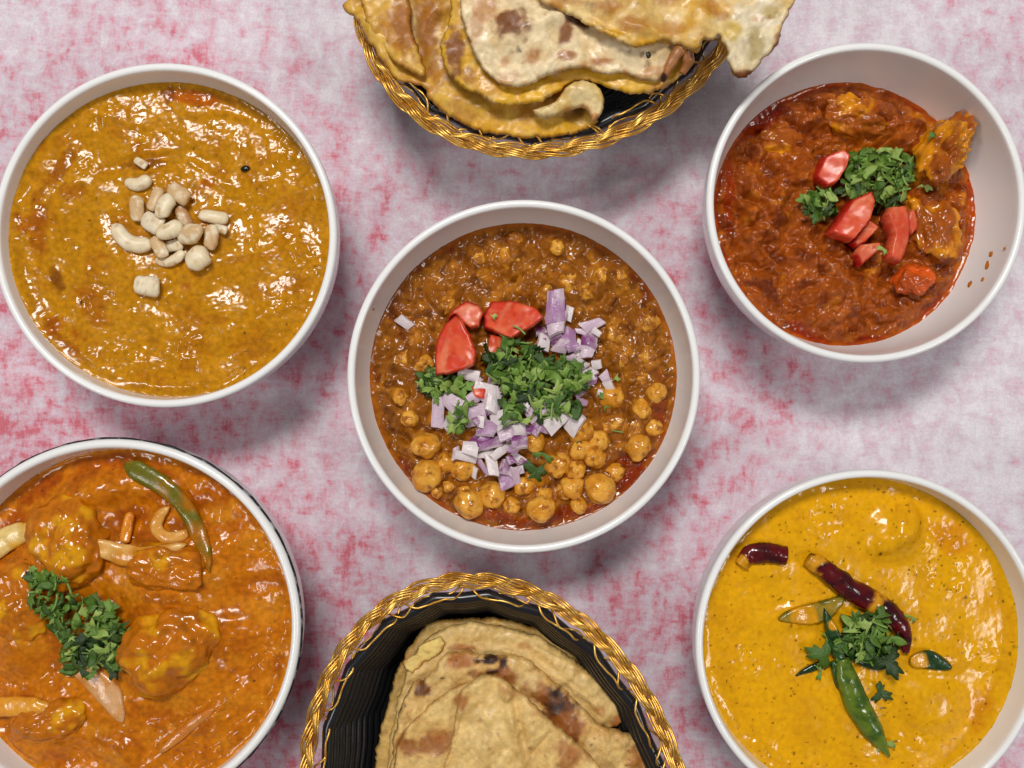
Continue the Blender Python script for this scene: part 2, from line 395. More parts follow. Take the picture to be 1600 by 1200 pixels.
# ------------------------------------------------------------------ curries
def lumps(X, Y, lst, B, z):
    s = np.zeros_like(X)
    for px, py, rx, ry, rot, h in lst:
        c = PXY(px, py, z)-B.c; k = (H-z)/FPX; a = math.radians(rot)
        dx, dy = X-c[0], Y-c[1]; u = (dx*math.cos(a)+dy*math.sin(a))/(rx*k); v = (-dx*math.sin(a)+dy*math.cos(a))/(ry*k)
        q = u*u+v*v; s = s+h*np.exp(-q**2)
    return s
def curry(name, label, B, z0, tilt, detail, color, mat, lump=(), sp=.00048, edge=.005, specks=0, seed=1, patches=(), eamp=1.):
    n = int(2*B.R/sp)+1; a = (np.arange(n)-n/2)*sp
    X, Y = np.meshgrid(a, a); r = np.hypot(X, Y)
    macro = z0+tilt[0]*X+tilt[1]*Y
    flat = macro+.0005*pn(X*60, Y*60, seed)
    det = detail(X, Y)+lumps(X, Y, lump, B, z0)
    th = np.arctan2(Y, X)
    dist = B.rin(macro)-r + eamp*.0010*pn(np.cos(th)*7, np.sin(th)*7, seed)+.0006*pn(np.cos(th)*24, np.sin(th)*24, seed)
    fall = sm(.0005, edge, dist)
    Z = flat+det*fall+.0009*np.exp(-np.maximum(dist, 0)/.0012)
    Z = np.where(dist < 0, flat+.0009+dist*.8, Z)
    keep = (dist > -.0018)
    B.grid = (a, Z); B.z0 = z0
    C = color(X.ravel(), Y.ravel(), dist.ravel(), det.ravel())
    for px, py, rx, ry, rot, cc, st in patches:
        q = lumps(X, Y, [(px, py, rx, ry, rot, 1.)], B, z0).ravel()
        C = mix(C, s2l(cc), st*.85*sm(.15, 1.0, q+.5*fbm(X.ravel()*150, Y.ravel()*150, seed+px, 3)*np.minimum(1, q*3)))
    if specks:
        g = np.random.default_rng(seed); Cg = C.reshape(n, n, 3)
        for i in range(specks):
            rr = B.R*math.sqrt(g.random()); t = g.random()*6.283; sx_, sy_ = rr*math.cos(t), rr*math.sin(t); rad = g.choice([.0003, .0004, .0005, .0008], p=[.4, .35, .2, .05])
            el = g.uniform(.5, 1.6); d = np.hypot((X-sx_)*el, (Y-sy_)/el) if False else None
            i0 = int((sy_-a[0])/sp); j0 = int((sx_-a[0])/sp); q = 4
            if i0 < q or j0 < q or i0 > n-q-1 or j0 > n-q-1: continue
            sl = (slice(i0-q, i0+q), slice(j0-q, j0+q)); d = np.hypot((X[sl]-sx_)*el, (Y[sl]-sy_)/el)
            wgt = sm(rad*1.5, rad*.5, d)*g.uniform(.4, 1)
            Cg[sl] = mix(Cg[sl].reshape(-1, 3), s2l((60, 34, 10)), wgt.ravel()).reshape(Cg[sl].shape)
        C = Cg.reshape(-1, 3)
    idx = -np.ones(n*n, int); kf = keep.ravel(); idx[kf] = np.arange(kf.sum())
    V = np.column_stack([X.ravel()+B.c[0], Y.ravel()+B.c[1], Z.ravel()])[kf]
    I = idx.reshape(n, n); Q = np.stack([I[:-1,:-1], I[:-1,1:], I[1:,1:], I[1:,:-1]], -1).reshape(-1, 4); Q = Q[(Q >= 0).all(1)]
    return mk(name, V, Q, mat, col=C[kf], origin=(B.c[0], B.c[1], V[:,2].min()), label=label, cat='curry', group='curries in bowls')
def hz(B, x, y):
    a, Z = B.grid; sp = a[1]-a[0]; i = (y-B.c[1]-a[0])/sp; j = (x-B.c[0]-a[0])/sp
    i = np.clip(i, 0, len(a)-1).astype(int) if isinstance(i, np.ndarray) else int(min(max(i, 0), len(a)-1))
    j = np.clip(j, 0, len(a)-1).astype(int) if isinstance(j, np.ndarray) else int(min(max(j, 0), len(a)-1))
    return Z[i, j]
def on(B, px, py, up=0.):                     # point on the food surface under a photo pixel
    z = B.z0
    for _ in range(3):
        p = P(px, py, z+up); z = float(hz(B, p[0], p[1]))
    p = P(px, py, z+up); p[2] = z+up; return p
def ridge(v): return 1-np.minimum(np.abs(v)*2.2, 1)

# ochre cashew curry
def d_tl(X, Y):
    r = np.hypot(X, Y); t = np.arctan2(Y, X); wx = X+.006*pn(X*45, Y*45, 9.); wy = Y+.006*pn(X*45, Y*45, 19.)
    swirl = pn(r*120+1.4*pn(X*45, Y*45, 3.), t*2.2, 2.); act = .10+.90*sm(.0, .45, pn(X*46, Y*46, 8.))
    return .0022*pn(wx*36, wy*36, 1.)+.0008*swirl+(.0018*np.abs(pn(wx*95, wy*95, 4.))+.0007*pn(X*210, Y*210, 6.)+.00030*pn(X*480, Y*480, 7.))*act+.00011*pn(X*700, Y*700, 17.)+.00016*pn(X*330, Y*330, 18.)-.0006
def c_tl(X, Y, dist, det):
    c = np.tile(s2l((182, 122, 10)), (len(X), 1))
    c = mix(c, s2l((194, 134, 24)), .6*sm(-.1, .6, fbm(X*90, Y*90, 31., 3)))
    c = mix(c, s2l((164, 98, 8)), .6*sm(.05, .6, fbm(X*70, Y*70, 35., 4)))
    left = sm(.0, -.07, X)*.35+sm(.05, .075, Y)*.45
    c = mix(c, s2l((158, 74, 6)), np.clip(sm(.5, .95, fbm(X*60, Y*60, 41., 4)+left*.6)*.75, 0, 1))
    c = mix(c, s2l((196, 136, 10)), sm(.0035, .0, dist)*.7)
    return c
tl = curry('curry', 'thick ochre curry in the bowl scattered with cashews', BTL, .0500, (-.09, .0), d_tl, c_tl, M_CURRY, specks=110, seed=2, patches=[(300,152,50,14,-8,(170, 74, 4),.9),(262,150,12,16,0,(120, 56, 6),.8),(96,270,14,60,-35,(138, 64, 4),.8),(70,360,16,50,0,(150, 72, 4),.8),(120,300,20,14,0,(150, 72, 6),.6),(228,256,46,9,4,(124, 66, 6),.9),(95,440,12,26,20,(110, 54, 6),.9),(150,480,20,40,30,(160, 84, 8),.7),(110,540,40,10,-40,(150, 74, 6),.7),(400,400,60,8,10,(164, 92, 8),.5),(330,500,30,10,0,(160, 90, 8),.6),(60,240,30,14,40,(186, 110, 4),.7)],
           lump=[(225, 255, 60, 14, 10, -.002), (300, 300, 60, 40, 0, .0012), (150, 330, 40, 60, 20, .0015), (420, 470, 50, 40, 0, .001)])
# brown chickpea curry
def d_c(X, Y):
    a = .3+.7*sm(-.3, .3, pn(X*50, Y*50, 55.))
    return .0024*pn(X*50, Y*50, 51.)+.0042*np.abs(pn(X*105, Y*105, 52.))+(.0018*pn(X*220, Y*220, 53.)+.0006*pn(X*480, Y*480, 54.))*a+.0002*pn(X*800, Y*800, 56.)-.0014
def c_c(X, Y, dist, det):
    c = np.tile(s2l((142, 82, 16)), (len(X), 1))
    c = mix(c, s2l((178, 112, 26)), .85*sm(.0, .5, fbm(X*110, Y*110, 61., 3)))
    c = mix(c, s2l((98, 50, 8)), .8*sm(.1, .6, fbm(X*150, Y*150, 65., 3)))
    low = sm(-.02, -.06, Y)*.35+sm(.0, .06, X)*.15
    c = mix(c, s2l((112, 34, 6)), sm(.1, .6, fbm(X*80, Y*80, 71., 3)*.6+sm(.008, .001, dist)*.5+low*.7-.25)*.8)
    c = mix(c, s2l((168, 88, 8)), sm(.003, .0, dist)*.6)
    return c
PEAS = [(665,695,23,0),(668,742,27,0),(733,785,25,0),(845,795,23,0),(894,760,21,1),(938,764,26,0),(997,698,22,0),(1015,503,22,2),(1010,555,20,2),(1026,615,18,2),
        (957,620,22,2),(722,733,21,1),(770,773,23,1),(905,672,22,2),(872,727,22,1),(835,690,18,2),(800,790,15,1),(683,768,11,1),(1002,640,17,2),(958,663,22,3),(990,665,20,3),
        (793,405,22,2),(747,402,15,2),(871,387,13,1),(890,442,22,2),(855,462,19,2),(915,455,18,2),(1003,590,15,2),(850,775,16,1),(905,790,14,1),(700,475,17,2),(630,560,16,2),(662,570,18,2),(940,430,15,2),
        (968,430,14,2),(960,520,18,2),(975,560,15,2),(806,372,12,2),(640,655,15,2),(625,620,14,2),(930,715,18,2),(900,735,16,2),(725,770,12,1),(820,760,17,2),(700,760,11,2)]
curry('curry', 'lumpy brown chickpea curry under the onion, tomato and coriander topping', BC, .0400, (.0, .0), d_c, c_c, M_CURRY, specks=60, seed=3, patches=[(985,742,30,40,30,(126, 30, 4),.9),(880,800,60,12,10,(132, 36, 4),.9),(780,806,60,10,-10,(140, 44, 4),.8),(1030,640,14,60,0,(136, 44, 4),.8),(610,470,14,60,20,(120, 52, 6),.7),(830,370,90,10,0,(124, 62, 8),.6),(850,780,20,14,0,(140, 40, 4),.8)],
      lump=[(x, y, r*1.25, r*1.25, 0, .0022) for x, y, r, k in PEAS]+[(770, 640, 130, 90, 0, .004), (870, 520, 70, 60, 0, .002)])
# reddish brown chicken curry
def d_tr(X, Y):
    return .0060*pn(X*42, Y*42, 81.)+.0085*np.abs(pn(X*78, Y*78, 82.))+.0030*pn(X*170, Y*170, 83.)+.0013*pn(X*380, Y*380, 84.)+.0004*pn(X*800, Y*800, 85.)-.0025
def c_tr(X, Y, dist, det):
    c = np.tile(s2l((154, 74, 18)), (len(X), 1))
    c = mix(c, s2l((182, 98, 28)), .7*sm(.0, .6, fbm(X*120, Y*120, 91., 3)))
    c = mix(c, s2l((104, 40, 8)), .8*sm(.0, .5, fbm(X*100, Y*130, 95., 3)))
    c = mix(c, s2l((204, 122, 16)), .8*sm(.42, .8, fbm(X*60, Y*60, 99., 3)+sm(.0, .04, X)*.35))
    c = mix(c, s2l((132, 26, 6)), sm(.35, .85, sm(.005, .001, dist)*.7+.5*fbm(X*60, Y*60, 97., 2)))
    c = mix(c, s2l((188, 88, 6)), sm(.0025, .0, dist)*.8)
    return c
curry('curry', 'coarse reddish brown chicken curry under tomato chunks and coriander', BTR, .0330, (.0, .0), d_tr, c_tr, M_CURRY, specks=30, seed=4, edge=.008, eamp=2.2, patches=[(1190,190,50,16,35,(140, 26, 4),.9),(1140,300,10,60,0,(150, 40, 4),.8),(1500,480,20,40,-40,(160, 44, 2),.9),(1400,535,60,10,10,(150, 40, 4),.9),(1515,320,10,60,0,(170, 60, 2),.8),(1260,520,40,10,-30,(140, 34, 4),.8),(1500,400,20,40,0,(190, 100, 8),.5),(1350,230,40,20,0,(196, 104, 12),.6)],
      lump=[(1330, 330, 120, 100, 20, .004), (1400, 200, 70, 40, -20, .005), (1445, 235, 60, 50, 40, .009), (1480, 330, 40, 60, 0, .004), (1230, 300, 60, 60, 0, .002), (1330, 470, 70, 40, 0, .003), (1450, 430, 50, 60, 0, .003), (1300, 430, 70, 50, 0, .003), (1300, 480, 60, 36, 15, .005), (1195, 330, 40, 36, 40, .004), (1345, 180, 60, 32, -20, .005), (1460, 350, 40, 60, 20, .004), (1222, 226, 44, 24, 0, .003), (1260, 400, 30, 24, 0, .004), (1400, 500, 40, 24, 0, .004)])
# orange onion curry
def d_bl(X, Y):
    wx = X+.008*pn(X*35, Y*35, 109.); wy = Y+.008*pn(X*35, Y*35, 119.)
    soft = .35+.65*sm(-.1, .4, pn(X*42, Y*42, 108.))
    return .0030*pn(wx*36, wy*36, 101.)+.0010*pn(wx*70, wy*110, 104.)+(.0012*np.abs(pn(X*120, Y*120, 105.))+.0007*pn(X*230, Y*230, 106.)+.00028*pn(X*480, Y*480, 107.))*soft-.0006
def c_bl(X, Y, dist, det):
    c = np.tile(s2l((190, 108, 8)), (len(X), 1))
    c = mix(c, s2l((198, 124, 24)), .7*sm(.0, .6, fbm(X*70, Y*70, 131., 3)))
    c = mix(c, s2l((166, 84, 8)), .7*sm(.05, .6, fbm(X*80, Y*80, 135., 3)))
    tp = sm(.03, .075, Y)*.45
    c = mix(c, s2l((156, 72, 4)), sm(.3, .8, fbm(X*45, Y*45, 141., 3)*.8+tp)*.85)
    c = mix(c, s2l((206, 126, 8)), sm(.003, .0, dist)*.8)
    return c
curry('curry', 'orange curry with cooked onion strips in the dark-rimmed bowl', BBL, .0525, (.06, -.02), d_bl, c_bl, M_CURRY, specks=60, seed=5, patches=[(60,765,50,14,35,(150, 60, 2),.9),(15,815,30,16,40,(160, 68, 2),.9),(200,805,30,14,10,(140, 58, 4),.8),(230,840,30,14,0,(140, 62, 6),.8),(280,820,20,14,0,(132, 56, 4),.8),(260,930,30,10,0,(140, 70, 6),.6),(350,1000,12,60,0,(160, 80, 4),.6),(200,725,60,8,0,(168, 78, 2),.8)],
      lump=[(110, 840, 72, 90, 0, .006), (270, 890, 84, 54, 0, .005), (268, 1010, 106, 84, 20, .006), (40, 950, 70, 76, 0, .005), (90, 1110, 90, 40, 0, .004), (60, 1160, 60, 26, 10, .004), (170, 1165, 60, 24, -20, .003), (330, 760, 40, 30, 0, .002), (20, 1020, 40, 40, 0, .004), (150, 760, 40, 24, 0, .003), (185, 760, 80, 30, 10, .002), (200, 800, 40, 30, 0, -.002), (310, 1130, 120, 14, 40, .0016), (330, 1160, 130, 10, 40, -.0012)])
# yellow curry
def d_br(X, Y):
    pm = sm(.05, .4, pn(X*36, Y*36, 158.)+.05)
    wx = X+.006*pn(X*40, Y*40, 159.)
    return .0012*pn(X*30, Y*30, 151.)+.0009*pn(wx*60, Y*75, 154.)*pm+.0006*pn(X*200, Y*200, 156.)*pm+.0002*pn(X*460, Y*460, 157.)*pm+.00010*pn(X*330, Y*330, 167.)+.00005*pn(X*700, Y*700, 168.)+.0003*pn(X*90, Y*90, 169.)-.0005
def c_br(X, Y, dist, det):
    c = np.tile(s2l((224, 162, 8)), (len(X), 1))
    c = mix(c, s2l((214, 150, 10)), .7*sm(-.1, .5, fbm(X*60, Y*60, 161., 4)))
    c = mix(c, s2l((190, 122, 10)), .35*sm(.25, .7, fbm(X*380, Y*300, 165., 2)))
    c = mix(c, s2l((196, 112, 6)), .55*sm(.45, .95, fbm(X*50, Y*50, 171., 3)*.8+.9*np.exp(-((X-.044)**2+(Y-.042)**2)/.00015)+.8*np.exp(-((X-.055)**2+(Y+.035)**2)/.0001)))
    c = mix(c, s2l((222, 166, 4)), sm(.003, .0, dist)*.6)
    return c
curry('curry', 'smooth yellow curry with floating chilies and curry leaves', BBR, .0500, (.0, -.015), d_br, c_br, M_CURRY_S, specks=520, seed=6,
      lump=[(1398, 834, 44, 40, 30, .0045), (1412, 818, 22, 34, -15, .004), (1385, 846, 26, 16, 35, .0016), (1455, 1100, 48, 40, 0, .004), (1250, 960, 60, 22, 15, .002), (1195, 885, 40, 24, 0, .002), (1330, 1130, 30, 60, 20, .001), (1280, 1110, 70, 50, 0, .0015), (1465, 1035, 40, 22, 0, .0015)])

# ------------------------------------------------------------------ chickpeas
kk = (H-.05)/FPX
PEAS += [(700,722,19,1),(906,702,20,1),(962,738,16,1),(1022,668,17,1),(936,690,19,1),(880,768,14,1)]
for i, (px, py, r, kd) in enumerate(PEAS):
    if kd == 2 and py > 600: kd = 1
    p = on(BC, px, py); R = r*kk*.98
    lift = {0: .22, 1: .0, 2: -.42, 3: -.2}[kd]
    sz = (R, R*.93, R*.92) if kd != 3 else (R*1.35, R*.75, R*.8)
    V, F, D = blob((0, 0, 0), sz, (i*67) % 360, amp=.14 if kd < 2 else .2, freq=1.3, seed=i+3, nu=40, nv=24, rough=.03 if kd < 2 else .08)
    bd = np.array([math.cos(i*1.7), math.sin(i*1.7), .35]); bd /= np.linalg.norm(bd); ca_ = D@bd; cr = D@np.array([-bd[1], bd[0], .2])
    V = V*(1+.16*np.exp(-(1-ca_)/.05)-.05*np.exp(-(cr/.10)**2)*sm(.1, .8, ca_))[:, None]
    V = V+np.array([p[0], p[1], p[2]+R*lift-.0008])
    q = V*160
    c = mix(s2l((222, 160, 60)), s2l((204, 134, 34)), sm(-.3, .4, fbm(q[:,0], q[:,1], q[:,2]+i, 3)))
    coatm = sm(*((.3, .65) if kd == 0 else (.1, .5) if kd == 1 else (-.35, .25)), fbm(q[:,0]*1.7, q[:,1]*1.7, q[:,2]*1.7+9, 3))
    c = mix(c, s2l((150, 84, 18)), coatm*.9)
    big_ = kd == 0
    mk('chickpea', V, F, M_BEAN, col=c, cat='chickpea', group='chickpeas in the brown curry',
       label=('round golden chickpea standing clear of the brown curry' if big_ else 'golden chickpea pressed between the clear round chickpeas below the onion heap' if kd == 1 and py > 690 else 'golden chickpea in the gravy to the right of the onion heap' if kd == 1 and px > 850 else 'golden chickpea in the gravy to the left of the onion heap' if kd == 1 else 'split chickpea half beside the dark coriander leaf' if kd == 3 else
              'sauce-coated chickpea sunk in the curry behind the tomato wedges' if py < 480 else 'sauce-coated chickpea sunk in the curry beside the largest tomato wedge' if px < 700 else 'sauce-coated chickpea sunk in the curry around the diced onion heap'))

# ------------------------------------------------------------------ cashews
CASH = [(221,255,26,12,-32,0,2,'small broken cashew chip touching the crescent cashew above the heap'),(217,284,46,20,8,.75,0,'shiny crescent cashew wet with sauce, above the cashew heap'),
 (215,327,44,22,92,0,1,'tan split cashew half standing beside the cashew heap'),(243,312,46,20,72,.2,1,None),(260,324,46,24,68,-.35,0,None),(281,303,50,25,-36,.1,1,'half peeled two-toned cashew at the heap edge'),
 (334,339,54,20,-8,.1,0,'long straight cashew lying at the edge of the heap'),(240,349,38,28,-30,0,2,None),(266,359,48,24,25,.25,0,None),(288,340,42,19,-62,0,3,'brownish broken cashew shard inside the heap'),
 (300,370,40,30,22,-.7,1,None),(329,371,44,22,82,.4,1,None),(345,358,26,13,-20,0,2,None),(206,372,72,25,-28,.85,0,'largest whole cashew curling round the heap'),(248,387,44,20,-58,-.3,1,None),
 (273,384,28,18,10,0,2,None),(267,404,58,15,16,.6,0,'thin crescent cashew slice at the bottom of the heap'),(310,405,38,35,40,0,0,'stubby round cashew end at the bottom of the heap'),(231,447,42,30,-8,0,2,'blocky cashew piece lying alone apart from the heap')]
for i, (px, py, ln, wd, rot, cv, kd, lab) in enumerate(CASH):
    heap = {260: .005, 266: .0055, 281: .003, 300: .005, 329: .003, 248: .004, 310: .003, 240: .0035, 334: .002}.get(px, .0015)
    p = on(BTL, px, py, heap); k = (H-p[2])/FPX; Lh = ln*k/2; Wh = wd*k/2*1.05
    n = 22; t = np.linspace(-1, 1, n); th = t*1.15*abs(cv) if cv else None
    te = np.sin(t*math.pi/2)
    if abs(cv) > .05:
        ang = 1.25*abs(cv); Rr = Lh*.80/math.sin(min(ang, 1.45)); xs = Rr*np.sin(te*ang); ys = -Rr*(np.cos(te*ang)-math.cos(ang))*np.sign(cv)
        ys += Rr*(1-math.cos(ang))*.5*np.sign(cv)
    else: xs = te*Lh*.86; ys = np.zeros(n)
    prof = np.sqrt(np.maximum(1-np.abs(t)**(2.6 if kd != 2 else 5), .0)); prof = np.maximum(prof, .04)*(1+.10*t)
    a = math.radians(rot); pts = np.column_stack([xs*math.cos(a)-ys*math.sin(a), xs*math.sin(a)+ys*math.cos(a), .0004*np.cos(t*2)])
    V, F = tube(pts, Wh*prof, Wh*prof*(.62 if kd in (1, 2) else .8), 18, False, .85 if kd == 2 else 1.)
    V = V*(1+.07*fbm(V[:,0]*260+i*3, V[:,1]*260, V[:,2]*260+i, 2))[:, None]
    rx = Matrix.Rotation(random.uniform(-.25, .25), 3, 'X')@Matrix.Rotation(random.uniform(-.2, .2), 3, 'Y'); V = V@np.array(rx).T
    q = V*220
    base = [(226, 208, 172), (206, 172, 126), (224, 208, 178), (186, 140, 98)][kd]
    c = mix(s2l(base), s2l((236, 222, 192)), sm(0, .5, fbm(q[:,0]+i*9, q[:,1], q[:,2], 3))*.8)
    c = mix(c, s2l((188, 146, 92)), sm(.25, .7, fbm(q[:,0]*1.4+i*4, q[:,1]*1.4, q[:,2]+4, 3))*.7)
    V = V+np.array([p[0], p[1], p[2]+.0004])
    mk('cashew', V, F, M_NUT, col=c, cat='cashew', group='cashews on the ochre curry', label=lab or 'pale cashew piece in the middle of the cashew heap')
p = on(BTL, 384, 264); V, F, D = blob((p[0], p[1], p[2]+.0006), (.0022, .0014, .0012), 10, .2, 2, 3, 20, 12)
mk('curry_leaf_scrap', V, F, M_CHILI, col=np.tile(s2l((26, 26, 12)), (len(V), 1)), label='tiny dark leaf scrap on the ochre curry', cat='leaf scrap')

# ------------------------------------------------------------------ chicken pieces and cooked vegetables
def chicken(B, px, py, rx, ry, rz, rot, lab, sauce, meat, cover=.0, up=.0, seed=1, box=.55, amp=.26, freq=1.1, sink=.30, fine=.7):
    p = on(B, px, py); k = (H-p[2])/FPX
    V, F, D = blob((0, 0, 0), (rx*k, ry*k, rz), rot, amp, freq, seed, 96, 56, box, .03*fine)
    n = fine*.0005*fbm(V[:,0]*200, V[:,1]*200, V[:,2]*200+seed, 3)+fine*.0010*pn((V[:,0]+V[:,1])*50+seed, (V[:,0]-V[:,1])*170, V[:,2]*90); V = V+D*n[:, None]
    q = V*75
    mask = sm(-.15+cover, .3+cover, fbm(q[:,0]+seed*4, q[:,1]+seed, q[:,2], 3))
    c = mix(s2l(sauce), s2l(meat), mask)
    c = mix(c, s2l([v*.82 for v in sauce]), .6*sm(.1, .6, fbm(q[:,0]*2.2, q[:,1]*2.2, q[:,2]*2+seed*3, 3)))
    V = V+np.array([p[0], p[1], p[2]+up-rz*sink])
    return mk('chicken_piece', V, F, M_MEAT, col=c, label=lab, cat='chicken', group='chicken pieces in the curries')
OS, OM = (188, 106, 10), (216, 150, 16)
chicken(BBL, 108, 840, 54, 72, .013, 12, 'chicken piece with a yellow side beside the long onion strip in the orange curry', OS, OM, .05, .0005, 11)
chicken(BBL, 262, 888, 62, 40, .011, -8, 'ragged chicken piece under the long onion strip in the orange curry', OS, OM, .2, 0, 23)
chicken(BBL, 268, 1008, 84, 64, .015, 28, 'largest chicken piece, right of the coriander in the orange curry', OS, OM, .15, .001, 37)
chicken(BBL, 70, 1130, 60, 34, .010, 12, 'sauce-covered chicken piece below the straight yellow onion strip', OS, OM, .4, -.003, 43)
chicken(BBL, 30, 945, 46, 60, .010, 0, 'orange chicken piece at the foot of the coriander in the orange curry', OS, OM, .2, 0, 41)
RS, RM = (160, 80, 18), (216, 136, 12)
chicken(BTR, 1468, 240, 33, 54, .016, -30, 'tall yellow-edged chicken piece leaning on the wall of the reddish brown curry bowl', RS, RM, -.15, .008, 53, .5, .34, 1.5, .3, 1.6)
chicken(BTR, 1222, 226, 44, 24, .008, -8, 'flat yellow chicken piece near the oily edge of the reddish brown curry', RS, RM, -.05, -.001, 61)
chicken(BTR, 1345, 180, 60, 30, .010, -20, 'sauce-covered chicken piece at the back of the reddish brown curry', RS, RM, .25, -.002, 67, .4, .3, 1.4, .35, 1.4)
chicken(BTR, 1460, 350, 40, 60, .009, 20, 'orange streaked chicken piece beside the tomato chunks', RS, RM, .1, -.003, 71, .4, .3, 1.4, .4, 1.4)
chicken(BTR, 1428, 438, 28, 24, .007, 10, 'soft orange cooked tomato lump below the tomato chunks', (176, 74, 20), (214, 88, 24), -.1, .001, 79)
YS, YM = (216, 148, 10), (208, 146, 26)

def strip(B, name, lab, cat, pts, w, hgt, cols, mat, up=.001, expo=.8, taper=.5, seed=1, group=None, n=36):
    q = np.array([on(B, x, y, up) for x, y in pts]); q[:, 2] = q[:, 2]*.5+np.mean(q[:, 2])*.5
    c = spline(q, n); k = (H-B.z0)/FPX; t = np.linspace(0, 1, n)
    wv = np.interp(t, np.linspace(0, 1, len(w)), w)*k/2 if hasattr(w, '__len__') else np.full(n, w*k/2)
    end = np.minimum(1, np.sqrt(np.clip(np.minimum(t, 1-t)*12, 0.02, 1)))
    V, F = tube(c, wv*(end*(1-taper)+taper*end), hgt*end, 16, False, expo)
    V = V+(.10*hgt*2*np.stack([fbm(V[:,0]*200, V[:,1]*200, seed+i*9., 3) for i in range(3)], 1))
    s = V*120; f = sm(-.5, .5, fbm(s[:,0]*.8+seed, s[:,1]*.8, s[:,2]*.8, 4))
    return mk(name, V, F, mat, col=mix(s2l(cols[0]), s2l(cols[1]), f), label=lab, cat=cat, group=group)
og = 'cooked onion strips in the orange curry'
strip(BBL, 'onion_strip', 'hook-shaped translucent cooked onion strip', 'onion', [(266,792),(250,806),(246,826),(260,841),(282,838),(293,828)], [8, 17, 20, 20, 18, 12], .0016, [(204, 130, 34), (216, 160, 78)], M_COOKED, .0018, group=og)
strip(BBL, 'onion_strip', 'long pale cooked onion strip lying across the chicken', 'onion', [(128,846),(160,856),(200,868),(240,868),(290,850)], [14, 28, 34, 30, 12], .0018, [(206, 134, 30), (220, 172, 96)], M_COOKED, .004, group=og, seed=3)
strip(BBL, 'onion_strip', 'broad pale onion strip against the wall of the orange curry bowl', 'onion', [(-24,870),(0,850),(30,834),(62,828)], [34, 40, 36, 18], .0022, [(216, 158, 50), (226, 196, 124)], M_COOKED, .002, group=og, seed=4)
strip(BBL, 'onion_strip', 'pinkish onion strip running out from under the coriander', 'onion', [(112,1036),(140,1054),(168,1085),(190,1130)], [20, 38, 42, 14], .0016, [(202, 130, 50), (212, 166, 116)], M_COOKED, .0012, group=og, seed=5)
strip(BBL, 'onion_strip', 'straight yellow onion strip at the bowl edge below the coriander', 'onion', [(-20,1104),(20,1103),(50,1104),(80,1110)], [30, 32, 28, 12], .002, [(218, 140, 30), (224, 158, 50)], M_COOKED, .001, group=og, seed=6)
strip(BBL, 'onion_strip', 'thin translucent onion strip under the sauce near the worn rim', 'onion', [(250,1175),(280,1150),(310,1125),(345,1100)], [8, 16, 16, 6], .0014, [(196, 112, 34), (200, 130, 60)], M_COOKED, .0004, group=og, seed=8)
strip(BBL, 'carrot_strip', 'small upright orange vegetable stick beside the hook-shaped onion', 'vegetable', [(194,850),(199,825),(205,800)], [16, 16, 13], .0014, [(206, 118, 14), (224, 144, 40)], M_COOKED, .003, group=None, seed=7)
strip(BBL, 'green_pepper_strip', 'curved olive green pepper strip along the edge of the orange curry', 'pepper', [(196,724),(228,742),(262,764),(292,795),(310,832),(320,868),(326,898)], [30, 32, 30, 26, 26, 20, 6], .0020, [(170, 104, 10), (104, 100, 16)], M_COOKED, .0015, seed=9, n=50)

# ------------------------------------------------------------------ tomatoes
def tomato(B, poly, T, up, lab, skin_dir, group, seed, pale=.0):
    c = np.mean(poly, 0); p = on(B, c[0], c[1], up); z = p[2]
    tl_ = np.array(skin_dir, float)
    V, F, d = slab(poly, z, T, .0010, .0007, zbase=lambda x, y: z+.32*((x-p[0])*tl_[0]+(y-p[1])*tl_[1])*-1, seed=seed, under=.9, rounds=0, jit=.0004)
    half = np.max(np.abs(V[:, :2]-p[:2]))
    u_ = ((V[:,0]-p[0])*tl_[0]+(V[:,1]-p[1])*tl_[1])/(np.linalg.norm(tl_)*half)
    q = V*170
    V[:,2] += .0005*fbm(q[:,0]*.7, q[:,1]*.7, seed, 2)-.0010*sm(.0, .8, -u_)*sm(-.2, .5, pn(q[:,0]*.8, q[:,1]*.8, seed+4))
    c = mix(s2l((208, 60, 30)), s2l((220, 90, 52)), sm(-.2, .5, fbm(q[:,0]*.6, q[:,1]*.6, seed, 3)))
    c = mix(c, s2l((228, 142, 100)), np.clip(.9*sm(.05, .6, pn(u_*4, q[:,0]*.15+q[:,1]*.15, seed+7.))*.55+.25*sm(.1, .6, fbm(q[:,0]*2, q[:,1]*2, seed+9, 3))+pale, 0, 1))
    skin = np.clip(sm(.0020, .0008, d)*sm(-.1, .3, u_)+sm(.70, .85, u_)*.8, 0, 1)
    c = mix(c, s2l((176, 26, 16)), skin)
    return mk('tomato_piece', V, F, M_TOM, col=c, label=lab, cat='tomato', group=group)
g1, g2 = 'tomato pieces on the chickpea curry', 'tomato pieces on the reddish brown curry'
tomato(BC, [(729,468),(748,476),(756,490),(750,512),(735,514),(722,504),(712,494),(697,502),(708,482)], .006, .003, 'pale pink tomato wedge lying behind the large wedge on the chickpea curry', (-.5, 1), g1, 3, .2)
tomato(BC, [(766,523),(790,524),(797,545),(786,566),(768,562),(760,545)], .005, .002, 'small tomato piece under the coriander on the chickpea curry', (1, 0), g1, 5)
tomato(BC, [(733,598),(764,600),(758,626),(740,620)], .005, .003, 'tomato bit buried between diced onion and coriander', (0, 1), g1, 6)
tomato(BC, [(767,469),(800,469),(836,481),(849,497),(836,511),(815,521),(800,532),(775,522),(754,513),(755,494)], .008, .005, 'broad tomato wedge touching the tall onion slice on the chickpea curry', (-1, .8), g1, 4)
tomato(BC, [(712,493),(723,503),(736,525),(746,550),(743,572),(725,579),(700,587),(681,588),(679,560),(682,530),(694,508)], .009, .005, 'largest upright tomato wedge on the chickpea curry', (-1, .2), g1, 7)
